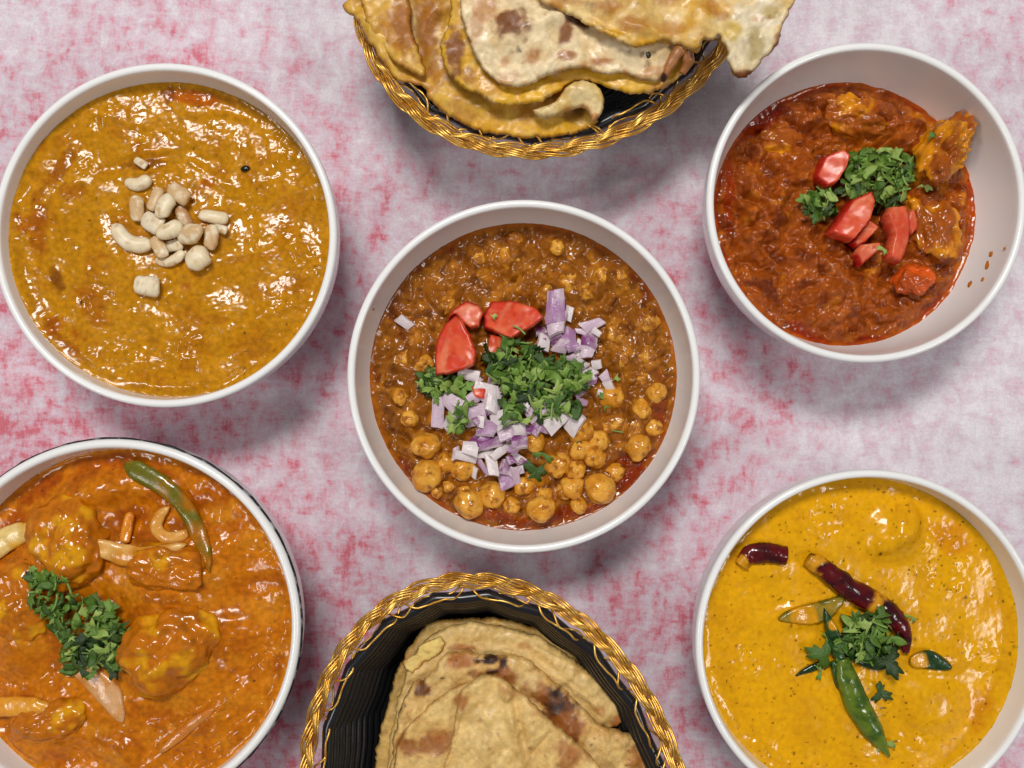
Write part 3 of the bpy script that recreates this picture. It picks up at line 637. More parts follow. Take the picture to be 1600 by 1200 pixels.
tomato(BTR, [(1269,278),(1282,247),(1310,238),(1321,247),(1316,267),(1305,288),(1287,297)], .007, .004, 'blocky tomato chunk set apart, left of the coriander on the reddish brown curry', (-1, 0), g2, 8, .1)
tomato(BTR, [(1327,381),(1350,345),(1369,357),(1350,380),(1336,389)], .005, .003, 'small pale tomato bit between the two large tomato wedges', (0, -1), g2, 9, .3)
tomato(BTR, [(1413,334),(1421,326),(1432,345),(1430,361),(1418,370),(1410,352)], .005, .003, 'small tomato chunk behind the long curved tomato wedge', (1, 0), g2, 10, .25)
tomato(BTR, [(1329,400),(1341,383),(1370,379),(1371,392),(1342,419)], .006, .004, 'glassy pink tomato cube in front of the red wedge', (0, -1), g2, 11, .35)
tomato(BTR, [(1289,366),(1307,340),(1326,314),(1357,299),(1361,319),(1352,347),(1324,381),(1307,374)], .008, .006, 'bright red tomato wedge below the coriander on the reddish brown curry', (-.6, .8), g2, 12)
tomato(BTR, [(1376,340),(1385,326),(1408,323),(1418,352),(1416,381),(1401,415),(1381,405),(1388,368)], .007, .006, 'long curved pale red tomato wedge on the reddish brown curry', (1, -.2), g2, 13, .12)

# ------------------------------------------------------------------ diced red onion
def onion_mesh(v):
    g = np.random.default_rng(v+50); nx, ny = 9, 6; V = []; bend = g.uniform(.15, .5); skew = g.uniform(-.25, .25); tap = g.uniform(-.25, .25)
    def pt(a, b, c):
        y = b*.5*(1+tap*a); x = a*.5+skew*b*.5
        return (x, y, c*.5-bend*b*b*.45-.08*a*a)
    V, F = [], []
    def face(fn, na, nb):
        o = len(V)
        for i in range(na+1):
            for j in range(nb+1): V.append(fn(-1+2*i/na, -1+2*j/nb))
        for i in range(na):
            for j in range(nb): F.append([o+i*(nb+1)+j, o+(i+1)*(nb+1)+j, o+(i+1)*(nb+1)+j+1, o+i*(nb+1)+j+1])
    th = .34; cs = []
    face(lambda a, b: pt(a, b, th), nx, ny); n1 = len(V)
    face(lambda a, b: pt(a, -b, -th), nx, ny); n2 = len(V)
    face(lambda a, b: pt(a, -1, b*th), nx, 1); face(lambda a, b: pt(-a, 1, b*th), nx, 1); n3 = len(V)
    face(lambda a, b: pt(-1, -a, b*th), ny, 1); face(lambda a, b: pt(1, a, b*th), ny, 1)
    V = np.array(V); c = np.zeros((len(V), 3)); wh = s2l((222, 208, 208)); pu = s2l([(126, 62, 118), (158, 110, 154), (200, 174, 190), (220, 208, 208)][v % 4]); ed = s2l((160, 104, 158))
    stripe = sm(.15, .5, pn(V[:,0]*1.2+v, V[:,1]*7, v*3.))
    c[:] = wh; c[:n1] = mix(np.tile(pu, (n1, 1)), wh, (.55*stripe+.25*sm(-.1, .5, pn(V[:,0]*2, V[:,1]*2, v+.5)))[:n1]); c[n1:n2] = mix(wh, ed, .25)
    zz = V[n2:, 2]; c[n2:] = mix(np.tile(wh, (len(zz), 1)), ed, sm(.05, .17, zz)*.75)
    V = V+.025*np.stack([pn(V[:,0]*3, V[:,1]*3, v+i*4.) for i in range(3)], 1)
    me = bpy.data.meshes.new('onion_piece'); me.from_pydata(V.tolist(), [], F)
    a = me.color_attributes.new('Col', 'FLOAT_COLOR', 'POINT'); c4 = np.ones((len(V), 4), np.float32); c4[:, :3] = c; a.data.foreach_set('color', c4.ravel())
    me.polygons.foreach_set('use_smooth', np.ones(len(me.polygons), bool)); me.materials.append(M_ONION_U); me.update(); return me
M_ONION_U = vmat('raw_onion_dice', .3, 6, .15, .02, .1, sss=.0, var=.05)
M_ONION_U.node_tree.nodes['Noise Texture'].inputs['Scale'].default_value = 5
OM_ = [onion_mesh(v) for v in range(12)]
def inst(name, me, loc, eul, scl, parent=None, label=None, cat=None, group=None):
    o = bpy.data.objects.new(name, me); COL.objects.link(o)
    if parent is not None: o.parent = parent; loc = np.asarray(loc)-np.array(parent['_og'])
    o.location = loc; o.rotation_euler = eul; o.scale = scl
    return tag(o, label, cat, group)
# px, py, length, width, turn, tint (0 dark purple .. 3 white), height over the curry in mm
ON = [(868,478,52,30,90,1,9),(868,505,34,30,90,2,8),(889,490,24,12,80,3,4),(850,535,25,20,80,3,5),(866,525,22,20,20,0,6),(878,541,24,20,60,2,6),(846,516,18,14,10,0,4),(889,528,36,24,85,1,6),(926,507,36,16,22,2,5),
 (921,530,26,26,80,0,6),(918,548,22,24,80,2,5),(905,545,27,14,70,3,4),(893,562,18,16,30,2,5),(905,572,22,20,50,3,5),(920,580,22,18,-40,3,4),(932,570,16,15,10,3,4),(921,596,28,14,15,1,4),(946,590,18,15,-60,2,3),(951,603,16,14,-60,3,3),(940,614,14,11,-20,3,2),
 (658,604,15,12,90,0,2),(684,644,50,20,86,2,5),(706,630,36,26,-40,2,6),(722,652,28,24,20,3,4),(742,622,24,20,40,2,6),(757,612,38,28,-20,3,7),(772,626,40,26,80,3,8),(742,650,36,34,10,2,7),(747,655,16,14,45,0,9),(762,668,28,26,-10,1,6),(782,656,34,28,30,3,8),
 (797,642,26,22,70,1,8),(822,622,40,26,65,3,8),(836,640,36,30,40,2,9),(861,622,26,22,0,3,8),(868,648,54,40,50,3,9),(896,660,38,28,60,3,6),(906,612,18,14,30,1,6),(911,628,18,12,-10,1,5),(790,676,26,22,20,2,6),(814,670,26,20,10,3,7),(850,662,30,24,80,1,8),(836,668,22,18,60,0,6),
 (732,586,36,18,-15,3,7),(792,545,36,15,70,3,8),(632,504,26,15,-35,3,3),(735,700,26,22,-10,3,4),(746,690,28,20,-15,0,5),(768,691,40,18,12,0,5),(728,713,40,16,-12,3,4),(752,727,36,9,-58,1,4),(768,722,44,18,-78,3,5),(785,703,44,15,38,3,5),(808,716,24,15,-40,3,4),
 (812,688,26,24,10,0,6),(791,730,24,20,80,0,4),(795,750,32,24,15,1,5),(806,745,34,12,-78,2,6),(772,764,20,8,40,3,3),(778,766,16,7,-30,2,3),(702,660,26,16,60,3,3),(690,612,20,16,0,1,3),(805,605,30,22,30,2,5),(880,600,28,22,-30,2,5),(840,600,26,22,60,3,4),(775,590,24,20,10,1,4)]
_og = np.random.default_rng(12)
ON = [(a_, b_, c_*.92, d_*.9, e_, f_, h_) for a_, b_, c_, d_, e_, f_, h_ in ON]
for a_, b_, c_, d_, e_, f_, h_ in list(ON):
    if c_ > 19 and b_ > 505: ON.append((a_+_og.uniform(-20, 20), b_+_og.uniform(-16, 16), _og.uniform(12, 20), _og.uniform(8, 13), _og.uniform(0, 180), int(_og.integers(0, 4)), h_+_og.uniform(-2, 2)))
for i, (px, py, ln, wd, rot, tint, hh) in enumerate(ON):
    p = on(BC, px, py, hh*.00085); k = (H-p[2])/FPX; me = OM_[[j for j in range(12) if j % 4 == tint][i % 3]]
    tl2 = .15 if ln > 45 else .55
    lab = ['dark purple skinned', 'lilac', 'pale pink', 'white'][tint]+' diced onion piece '+('beside the broad tomato wedge' if py < 560 and px > 830 else 'next to the forked coriander leaf' if py > 680 else 'under the large coriander heap' if px > 760 else 'by the small coriander sprig heap')
    if (px, py) == (632, 504): lab = 'single white onion chip lying alone at the edge of the chickpea curry'
    if (px, py) == (868, 478): lab = 'tall lilac onion slice standing beside the broad tomato wedge'
    if (px, py) == (658, 604): lab = 'tiny purple onion bit outside the heap beside the coriander sprig'
    inst('onion_piece', me, p, Euler((random.uniform(-tl2, tl2), random.uniform(-tl2, tl2), math.radians(rot))), (ln*k*1.06, wd*k*1.08, min(wd*k, .007)*random.uniform(.8, 1.15)), None, lab, 'onion', 'diced red onion on the chickpea curry')

# ------------------------------------------------------------------ coriander
def finish(V, F, name, mat):
    me = bpy.data.meshes.new(name); me.from_pydata(np.asarray(V).tolist(), [], F); me.polygons.foreach_set('use_smooth', np.ones(len(me.polygons), bool)); me.materials.append(mat); me.update(); return me
def lobed(v, cut=None):
    g = np.random.default_rng(v); n = 52; th = np.linspace(-math.pi, math.pi, n, endpoint=False)
    kf = int(g.integers(9, 13)); saw = np.abs(((th*kf/(2*math.pi)+g.random()) % 1)-.5)*2; r = (.34+.66*np.abs(np.cos(1.5*th))**1.1)*(.72+.36*saw); r *= np.where(np.abs(th) > 2.5, .55, 1.)
    r *= 1+.15*pn(np.cos(th)*2, np.sin(th)*2, v*3.)
    x, y = r*np.cos(th), r*np.sin(th)
    if cut is not None:
        x = np.maximum(x, cut) if v % 2 else np.minimum(x, -cut*.6)
    V = []; rings = (0.001, .5, 1.); ca, cb = g.uniform(-.35, .35), g.uniform(-.45, .3)
    for side in (0, 1):
        for rr in rings:
            for i in range(n):
                X, Y = x[i]*rr, y[i]*rr; Z = ca*X*X+cb*Y*Y+.10*pn(X*2.2, Y*2.2, v+5.)-(.025 if side else 0)*(1 if rr < 1 else .5)
                V.append((X, Y, Z))
    F = []
    for side in (0, 1):
        o = side*3*n
        for k in range(2):
            for i in range(n):
                j = (i+1) % n; q = [o+k*n+i, o+(k+1)*n+i, o+(k+1)*n+j, o+k*n+j]; F.append(q if not side else q[::-1])
    for i in range(n):
        j = (i+1) % n; F.append([2*n+i, 5*n+i, 5*n+j, 2*n+j])
    return V, F
LEAFS = [finish(*lobed(v), 'leaf', M_LEAF) for v in range(5)]
CUTS = [finish(*lobed(v+20, -.15+.12*(v%3)), 'leaf', M_LEAF) for v in range(6)]
SHRED = []
for v in range(6):
    g = np.random.default_rng(v+90); t = np.linspace(-1, 1, 8)
    pts = np.column_stack([t, g.uniform(-.4, .4)*t*t+.1*np.sin(t*3+v), g.uniform(-.35, .35)*t*t+.12*np.sin(t*4+v)])
    wv = np.array([.10, .34, .52, .60, .58, .48, .32, .06])*g.uniform(.7, 1.1)
    V, F = tube(pts, wv, .018, 6); a = g.uniform(-.6, .6)
    SHRED.append(finish(V, F, 'leaf', M_LEAF))
STEM = []
M_STEM = leaf_mat('coriander_stem', [(96, 130, 44), (140, 170, 84)], .35)
for v in range(3):
    t = np.linspace(-1, 1, 7); V, F = tube(np.column_stack([t, .15*(v-1)*t*t, .1*t*t]), .13, .13, 7); STEM.append(finish(V, F, 'stem', M_STEM))
def pile(B, label, cx, cy, areas, up0=.001, hmax=.006, seed=0, stems=.16):
    p0 = on(B, cx, cy); root = empty('coriander_garnish', tuple(p0), label, 'herb', 'chopped coriander garnishes'); g = np.random.default_rng(seed)
    for ax, ay, rx, ry, rot, n, extra in areas:
        for i in range(n):
            rr = math.sqrt(g.random()); t = g.random()*6.283; a = math.radians(rot)
            u_, v_ = rr*math.cos(t)*rx, rr*math.sin(t)*ry; px = ax+u_*math.cos(a)+v_*math.sin(a); py = ay-u_*math.sin(a)+v_*math.cos(a)
            p = on(B, px, py, up0+extra+hmax*(1-rr*.75)*g.random())
            q = g.random()
            if q < stems: me, s_ = STEM[g.integers(3)], g.uniform(.0022, .0045)
            elif q < .48: me, s_ = SHRED[g.integers(6)], g.uniform(.0026, .0052)
            elif q < .86: me, s_ = CUTS[g.integers(6)], g.uniform(.0030, .0066)
            else: me, s_ = LEAFS[g.integers(5)], g.uniform(.0042, .0066)
            tt = .75
            inst('stem' if q < stems else 'leaf', me, p, Euler((g.uniform(-tt, tt), g.uniform(-tt, tt), g.uniform(0, 6.283))), (s_, s_, s_), root)
    return root
pile(BC, 'large heap of chopped coriander on the diced onion of the chickpea curry', 835, 585,
     [(835,590,70,34,-8,95,.007), (800,560,44,26,10,34,.008), (815,635,34,22,40,20,.009), (870,640,36,16,20,22,.009), (890,590,28,24,0,20,.006)], hmax=.006, seed=1)
pile(BC, 'small coriander sprig heap beside the largest tomato wedge on the chickpea curry', 700, 605, [(692,602,42,22,-10,42,.002), (720,655,12,32,0,12,.006)], hmax=.006, seed=2)
pile(BTR, 'chopped coriander heap above the tomato wedges on the reddish brown curry', 1365, 280, [(1368,280,52,40,-15,110,.004), (1283,318,28,20,25,26,.002), (1400,260,30,26,0,18,.003)], hmax=.010, seed=3, stems=.14)
pile(BBL, 'chopped coriander heap on the orange onion curry', 120, 975, [(140,985,66,42,-25,100,.004), (75,930,42,36,-20,46,.004), (140,1030,44,24,0,30,.003)], hmax=.010, seed=4, stems=.12)
pile(BBR, 'coriander leaves heaped where the chilies meet on the yellow curry', 1350, 1000, [(1362,992,44,38,20,52,.004), (1330,1000,30,30,0,14,.003)], hmax=.008, seed=5, stems=.08)
def stray(B, px, py, rpx, rot, lab, me=None, up=.002, tilt=.2):
    p = on(B, px, py, up); s_ = rpx*(H-p[2])/FPX
    inst('coriander_leaf', me or LEAFS[int(px) % 5], p, Euler((random.uniform(-tilt, tilt), random.uniform(-tilt, tilt), math.radians(rot))), (s_, s_, s_), None, lab, 'herb leaf', 'single coriander leaves')
stray(BC, 838, 736, 26, -100, 'single forked coriander leaf below the diced onion heap', LEAFS[1])
stray(BC, 850, 708, 20, 70, 'narrow coriander shred joined to the forked leaf below the onion', CUTS[2], .004)
stray(BC, 950, 626, 19, 20, 'dark coriander leaf lying on the chickpeas outside the onion heap', LEAFS[3])
stray(BC, 965, 674, 9, -10, 'short green coriander stem piece on the chickpeas', STEM[1])
stray(BC, 770, 496, 9, 40, 'tiny coriander bit on top of the broad tomato wedge', CUTS[1], .0135)
stray(BC, 812, 514, 12, -35, 'thin coriander stem across the broad tomato wedge', STEM[0], .0145)
stray(BC, 962, 590, 9, -35, 'tiny dark coriander leaf between sunken chickpeas', CUTS[3])
stray(BC, 905, 683, 14, 20, 'small bright coriander shred beside the white onion wedge', CUTS[4], .003)
stray(BTR, 1452, 210, 12, -10, 'single coriander leaf on the tall chicken piece', CUTS[1], .012, .1)
stray(BTR, 1446, 286, 16, -55, 'folded coriander leaf to the right of the coriander heap', CUTS[3], .004)
stray(BTR, 1384, 232, 16, 88, 'upright coriander stalk leaf above the coriander heap', CUTS[0], .008)
stray(BTR, 1380, 388, 12, 60, 'dark coriander scrap on the long curved tomato wedge', CUTS[0], .014)
stray(BBL, 45, 890, 14, 5, 'coriander stem end sticking out of the heap over the chicken', CUTS[5], .008)
stray(BBR, 1288, 1024, 30, 170, 'broad greyish coriander leaf lying left of the green chili', LEAFS[0], .005)
stray(BBR, 1388, 1032, 31, -60, 'large pale coriander leaf right of the green chili', LEAFS[2], .006)
stray(BBR, 1376, 1083, 20, -20, 'dark coriander leaf lying alone right of the green chili', LEAFS[3], .002)
stray(BBR, 1380, 962, 20, 100, 'pale coriander leaf resting on the long dried chili', CUTS[3], .010)
stray(BBR, 1423, 962, 14, 70, 'small upright coriander leaf beside the long dried chili', CUTS[2], .004)
stray(BBR, 1384, 1160, 20, 95, 'thin coriander shred at the tip of the green chili', CUTS[4], .003)
stray(BBR, 1284, 1050, 15, 0, 'bright green coriander leaf under the broad greyish leaf', CUTS[2], .003)

# ------------------------------------------------------------------ chilies and curry leaves in the yellow curry
def chili(name, lab, pts, rad, cols, up, wrinkle, coatp, coatc, seed, flat=.8):
    q = np.array([on(BBR, x, y, up) for x, y in pts]); q[:, 2] = .3*q[:, 2]+.7*np.mean(q[:, 2])
    n = 70; c = spline(q, n); k = (H-.06)/FPX; t = np.linspace(0, 1, n); r = np.interp(t, np.linspace(0, 1, len(rad)), rad)*k
    V, F = tube(c, r, r*flat, 28)
    ph = np.arctan2(V[:,2]-np.mean(q[:,2]), V[:,0]); nn = fbm(V[:,0]*150, V[:,1]*150, V[:,2]*150+seed, 3)
    ctr = np.vstack([np.repeat(c, 28, 0), c[:1], c[-1:]]); dirv = V-ctr; V = ctr+dirv*(1+wrinkle*nn+wrinkle*.6*ridge(pn(V[:,0]*260, V[:,1]*260, V[:,2]*120+seed)))[:, None]
    s = V*140; col = mix(s2l(cols[0]), s2l(cols[1]), sm(-.3, .5, fbm(s[:,0], s[:,1], s[:,2]+seed, 3)))
    if coatp:
        tt = np.concatenate([np.repeat(t, 28), [0, 1]]); pk = sum(np.exp(-((tt-a)/b_)**2) for a, b_ in coatp)
        mk_ = sm(.35, .7, pk*.75+.5*fbm(s[:,0]*1.4, s[:,1]*1.4, s[:,2]*1.4+seed, 3)); col = mix(col, s2l(coatc), mk_); V = V+dirv/np.maximum(np.linalg.norm(dirv, axis=1), 1e-6)[:, None]*(.0006*mk_)[:, None]
    return mk(name, V, F, M_CHILI, col=col, label=lab, cat='chili', group='chilies on the yellow curry')
chili('dried_chili', 'short dark red dried chili half at the edge of the yellow curry', [(1158,884),(1170,868),(1195,864),(1228,868)], [8, 15, 17, 15], [(92, 8, 12), (58, 6, 12)], .002, .10, [(0.05, .2)], (206, 142, 14), 1)
chili('dried_chili', 'long curved dark red dried chili streaked with yellow sauce', [(1262,872),(1290,890),(1325,918),(1362,940),(1393,962),(1412,990),(1416,1020)], [10, 15, 18, 18, 17, 13, 5], [(88, 8, 14), (48, 6, 14)], .0035, .12, [(0.05, .10), (.52, .05)], (206, 142, 20), 2)
chili('green_chili', 'green chili pod pointing down from the coriander on the yellow curry', [(1316,1028),(1324,1060),(1340,1100),(1364,1142),(1390,1182)], [10, 17, 20, 17, 2], [(96, 116, 28), (58, 86, 20)], .0025, .06, [], None, 3)
def leafslab(name, lab, poly, up, T, cols, seed, cover=None, mat=M_CHILI):
    c = np.mean(poly, 0); p = on(BBR, c[0], c[1], up); z = p[2]
    V, F, d = slab(poly, z, T, .0012, .0007, zbase=lambda x, y: z+.0008*pn(x*150, y*150, seed), seed=seed, under=.3, rounds=2)
    q = V*150; col = mix(s2l(cols[0]), s2l(cols[1]), sm(-.3, .4, fbm(q[:,0], q[:,1], seed, 3)))
    if cover is not None:
        cp = PXY(cover[0], cover[1], z); dd = np.hypot(V[:,0]-cp[0], V[:,1]-cp[1])/(cover[2]*(H-z)/FPX); col = mix(col, s2l((210, 146, 10)), sm(1.1, .7, dd+.25*fbm(q[:,0], q[:,1], seed+3, 3)))
    return mk(name, V, F, mat, col=col, label=lab, cat='curry leaf', group='curry leaves on the yellow curry')
leafslab('curry_leaf', 'dark green curry leaf tip half covered by yellow sauce', [(1418,1028),(1432,1018),(1452,1014),(1472,1024),(1493,1046),(1468,1049),(1440,1044),(1424,1044)], .001, .0012, [(20, 50, 22), (34, 64, 30)], 1, (1434, 1032, 15))
leafslab('curry_leaf', 'glossy pointed curry leaf standing up out of the coriander', [(1285,946),(1291,952),(1304,972),(1316,996),(1324,1032),(1302,1030),(1291,1000),(1287,970)], .004, .002, [(18, 48, 18), (36, 76, 30)], 2, (1301, 975, 9))
leafslab('curry_leaf', 'curry leaf lying flat and coated in yellow sauce', [(1208,968),(1240,948),(1280,940),(1318,928),(1322,938),(1300,966),(1270,977),(1236,974)], .0008, .0012, [(96, 92, 24), (150, 122, 30)], 3, (1256, 966, 24))
leafslab('curry_leaf', 'narrow dark curry leaf tip poking out under the greyish coriander leaf', [(1238,1060),(1256,1042),(1282,1032),(1296,1040),(1276,1048),(1256,1054)], .001, .0012, [(16, 44, 18), (30, 58, 26)], 4)
leafslab('curry_leaf', 'dark curry leaf strip beside the top of the green chili', [(1296,1030),(1312,1034),(1322,1066),(1318,1084),(1306,1076),(1300,1052)], .002, .0014, [(30, 62, 20), (52, 88, 34)], 5)
leafslab('curry_leaf', 'dark curry leaf spread under the heaped coriander', [(1310,985),(1345,970),(1380,985),(1400,1010),(1396,1040),(1372,1050),(1340,1040),(1316,1020)], .002, .0016, [(16, 40, 16), (30, 56, 22)], 6)

# splashes on the inner wall of the part-filled bowl
def wallpt(B, px, py):
    z = .05
    for _ in range(40):
        p = P(px, py, z); r = math.hypot(p[0]-B.c[0], p[1]-B.c[1]); z = .6*z+.4*float(B.zin(r))
    p = P(px, py, z); p[2] = z; d = np.array([B.c[0]-p[0], B.c[1]-p[1], .02]); d /= np.linalg.norm(d); return p, d
for i, (B, px, py, rx, ry, lab) in enumerate([(BTR,1549,397,5,4,0),(BTR,1543,415,9,4,0),(BTR,1516,444,6,4,0),(BTR,1536,437,4,3,0),(BTR,1570,388,2,2,0),(BTR,1588,390,2,2,0),(BTR,1570,340,2,2,0),(BC,991,752,3,6,1),(BC,583,483,2,2,1)]):
    p, d = wallpt(B, px, py); k = (H-p[2])/FPX; V, F, D = blob((0, 0, 0), (rx*k, ry*k, .0005), 30, .3, 1.5, i, 16, 10)
    R = Vector(d).to_track_quat('Z', 'Y').to_matrix(); V = V@np.array(R).T+p+d*.0001
    mk('sauce_splash', V, F, M_CHILI, col=np.tile(s2l((186, 108, 20)), (len(V), 1)), cat='splash', group='sauce splashes on bowl walls',
       label='orange sauce splash on the bare wall of the part-filled bowl' if not lab else 'orange sauce drop on the wall of the chickpea curry bowl')

# ------------------------------------------------------------------ baskets
def basket(label, cx, cy, a_px, b_px, ang, zr=.058, seed=0, kb=.64):
    c = P(cx, cy, zr); k = (H-zr)/FPX; a, b_ = a_px*k, b_px*k; t = -ang
    root = empty('bread_basket', (c[0], c[1], 0), label, 'basket', 'bread baskets')
    ct, st = math.cos(t), math.sin(t)
    def ell(u, da, z):                       # offset da metres from the rim ellipse
        x, y = (a+da)*np.cos(u), (b_+da)*np.sin(u)
        return np.column_stack([c[0]+x*ct-y*st, c[1]+x*st+y*ct, np.broadcast_to(z, np.shape(u))])
    NS = 11; M = 20; ztop, zbot = zr-.004, .006; dtop, dbot = -.0075, -(1-kb)*b_
    for i in range(NS):
        f = i/(NS-1); z = zbot+(ztop-zbot)*f**1.05; da = dbot+(dtop-dbot)*f**.8
        uu = []; dd = []
        for j in range(M):
            u0 = 2*math.pi*j/M; u1 = 2*math.pi*(j+1)/M; off = .0004
            for q in (0, .07, .5, .93): uu.append(u0+(u1-u0)*q); dd.append((u0, u1, q, off))
        P0 = ell(np.array([d[0] for d in dd]), da, z); P1 = ell(np.array([d[1] for d in dd]), da, z); q = np.array([d[2] for d in dd])[:, None]
        pts = P0*(1-q)+P1*q; cc = np.array([c[0], c[1], 0]); nrm = pts-cc; nrm[:, 2] = 0; nrm /= np.linalg.norm(nrm, axis=1)[:, None]
        pts = pts+nrm*(np.array([d[3]*(1 if d[2] in (0, .07, .93) else -.6) for d in dd]))[:, None]; pts[:, 2] += .0004*pn(np.cos(uu)*6 if False else np.array(uu)*3, i*.7, seed)
        V, F = tube(pts, .0028, .0030, 10, True); mk('cane_strand', V, F, M_CANE, parent=root)
    for j in range(M):
        u0 = np.array([2*math.pi*j/M]*6); f = np.linspace(0, 1, 6); pts = np.vstack([ell(u0[:1], dbot+(dtop-dbot)*x**.8+.0024, zbot+(ztop-zbot)*x**1.05) for x in f])
        V, F = tube(pts+np.array([0, 0, 1e-5]), .0016, .001, 6); mk('cane_stake', V, F, M_CANE, parent=root)
    u = np.linspace(0, 2*math.pi, 72, endpoint=False); e0 = ell(u, dbot+.001, .004); e1 = ell(u, dbot+.001, .0015)
    V = np.vstack([e0, e1, [[c[0], c[1], .004]], [[c[0], c[1], .0015]]]); F = []
    for i in range(72): j = (i+1) % 72; F += [[144, i, j], [i, 72+i, 72+j, j], [145, 72+j, 72+i]]
    mk('base', V, F, M_CANE, parent=root, smooth=False)
    # braided gold rim: three strands of three wires
    per = math.pi*(3*(a+b_)-math.sqrt((3*a+b_)*(a+3*b_))); npd = round(per/.049); nn = 620; s = np.linspace(0, 2*math.pi, nn, endpoint=False)
    # arc-length parametrisation
    fine = np.linspace(0, 2*math.pi, 4000); pf = ell(fine, 0, 0); ar = np.concatenate([[0], np.cumsum(np.linalg.norm(np.diff(pf, axis=0), axis=1))]); us = np.interp(np.linspace(0, ar[-1], nn, endpoint=False), ar, fine)
    g = np.random.default_rng(seed)
    for kst in range(3):
        for wv in range(4):
            th = s*npd+kst*2*math.pi/3+.12*(wv-1.5)
            n1 = .5*pn(np.cos(s)*7, np.sin(s)*7, kst*4+wv*1.7+seed); n2 = .5*pn(np.cos(s)*11, np.sin(s)*11, kst*4+wv*2.7+seed+50)
            lat = .0021*np.sin(th)+(wv-1.5)*.00092*(1+.3*n2)+.0009*n1
            z = zr+.0021*np.sin(2*th)+.0003*(wv % 2)+.0010*n2
            V, F = tube(ell(us, lat, z), .00047, .00047, 6, True); mk('gold_wire', V, F, M_GOLD, parent=root)
    for q in range(2):                       # lacing wire between rim and body
        nl = 15+q*4; th = s*nl+q*2+1.5*np.sin(s*nl); lat = -.0056+.0026*np.sin(th)+.0004*pn(np.cos(s)*20, np.sin(s)*20, q+seed); z = zr-.0015+.0022*np.cos(th+.6)
        V, F = tube(ell(us, lat, z), .0005, .0005, 6, True); mk('lacing_wire', V, F, M_GOLD, parent=root)
    return root
basket('black woven basket with gold wire rim holding the folded layered flatbread', 778, 1284, 384, 292, 1.29, seed=1)
basket('black woven basket with gold wire rim heaped with yellow stuffed flatbread', 871, -55, 322, 279, 2.58, seed=2)

# ------------------------------------------------------------------ breads
def bread_cols(V, base, alt, spots, seed, zref, edge=None, d=None, edgecol=(190, 124, 44), edgew=.004, upper=None):
    q = V*60; c = mix(s2l(base), s2l(alt), sm(-.25, .45, fbm(q[:,0]*1.2+seed*3, q[:,1]*1.2, seed, 4)))
    c = mix(c, s2l([min(255, v*1.06) for v in base]), .5*sm(.1, .6, fbm(q[:,0]*3, q[:,1]*3, seed+8, 3)))
    c = mix(c, s2l([v*.88 for v in alt]), .55*sm(.1, .7, fbm(q[:,0]*.5+seed*7, q[:,1]*.5, seed+21., 3))); c = mix(c, s2l([min(250, v*1.05+4) for v in base]), .6*sm(.1, .6, fbm(q[:,0]*.6+seed*3, q[:,1]*.6, seed+27., 3)))
    nz = fbm(V[:,0]*170, V[:,1]*170, seed+2., 4); n2 = fbm(V[:,0]*420, V[:,1]*420, seed+6., 3)
    if d is not None: c = mix(c, s2l(edgecol), .7*sm(edgew, .0004, d)*sm(.0, .5, nz+.05))
    for px, py, rx, ry, st, dark in spots:
        cc = PXY(px, py, zref); k = (H-zref)/FPX; e = ((V[:,0]-cc[0])/(rx*k))**2+((V[:,1]-cc[1])/(ry*k))**2
        m_ = sm(.18, .75, np.exp(-e)*1.0+.45*nz*np.exp(-e*.4)+.12*n2*np.exp(-e*.4))*st
        c = mix(c, s2l(dark if isinstance(dark, tuple) else (172, 98, 32)), np.clip(m_, 0, 1))
        if dark and not isinstance(dark, tuple): c = mix(c, s2l((52, 24, 8)), np.clip(sm(.30, .65, np.exp(-e)+.5*nz)*dark, 0, 1))
    # small toasted freckles
    c = mix(c, s2l((150, 92, 36)), 1.*.6*sm(.45, .85, fbm(V[:,0]*240+seed, V[:,1]*240, seed+12., 2)))
    return c
def sheet(poly, zc, T, seed, slope=(0, 0), amp=.0022, ew=.003, jit=.0010, sp=.00105, base=(226, 200, 148), alt=(212, 176, 104), spots=(), pivot=None, extra=None, under=.5, edgecol=(190, 124, 44), edgew=.003, wr=.0004, rounds=1):
    cx, cy = PXY(*(pivot or np.mean(poly, 0)), zc)
    def zb(x, y):
        z = zc+slope[0]*(x-cx)+slope[1]*(y-cy)+1.5*amp*fbm(x*40+seed*5, y*40, seed, 3)+wr*(.5*ridge(pn(x*120+seed, y*90, seed+3.))+pn((x+y)*70+seed, (x-y)*190, seed+5.))
        return z+(extra(x, y) if extra else 0)
    V, F, d = slab(poly, zc, T, ew, sp, zb, jit, seed, under, rounds)
    V[:, 2] += .00032*fbm(V[:,0]*260, V[:,1]*260, seed, 3)
    return V, F, bread_cols(V, base, alt, spots, seed, zc, d=d, edgecol=edgecol, edgew=edgew)
def bread(label, parts, cat='flatbread', group='folded flatbreads', name='flatbread'):
    Vs, Fs, Cs, n = [], [], [], 0
    for V, F, C in parts:
        Vs.append(V); Fs += [[i+n for i in f] for f in F]; Cs.append(C); n += len(V)
    return mk(name, np.vstack(Vs), Fs, M_BREAD_OIL if 'stuffed' in group else M_BREAD, col=np.vstack(Cs), label=label, cat=cat, group=group)
def bump(px, py, rx, ry, rot, h, z=.06):
    c = PXY(px, py, z); k = (H-z)/FPX; a = math.radians(rot)
    def f(x, y):
        u = ((x-c[0])*math.cos(a)+(y-c[1])*math.sin(a))/(rx*k); v = (-(x-c[0])*math.sin(a)+(y-c[1])*math.cos(a))/(ry*k); return h*np.exp(-u*u-v*v)
    return f
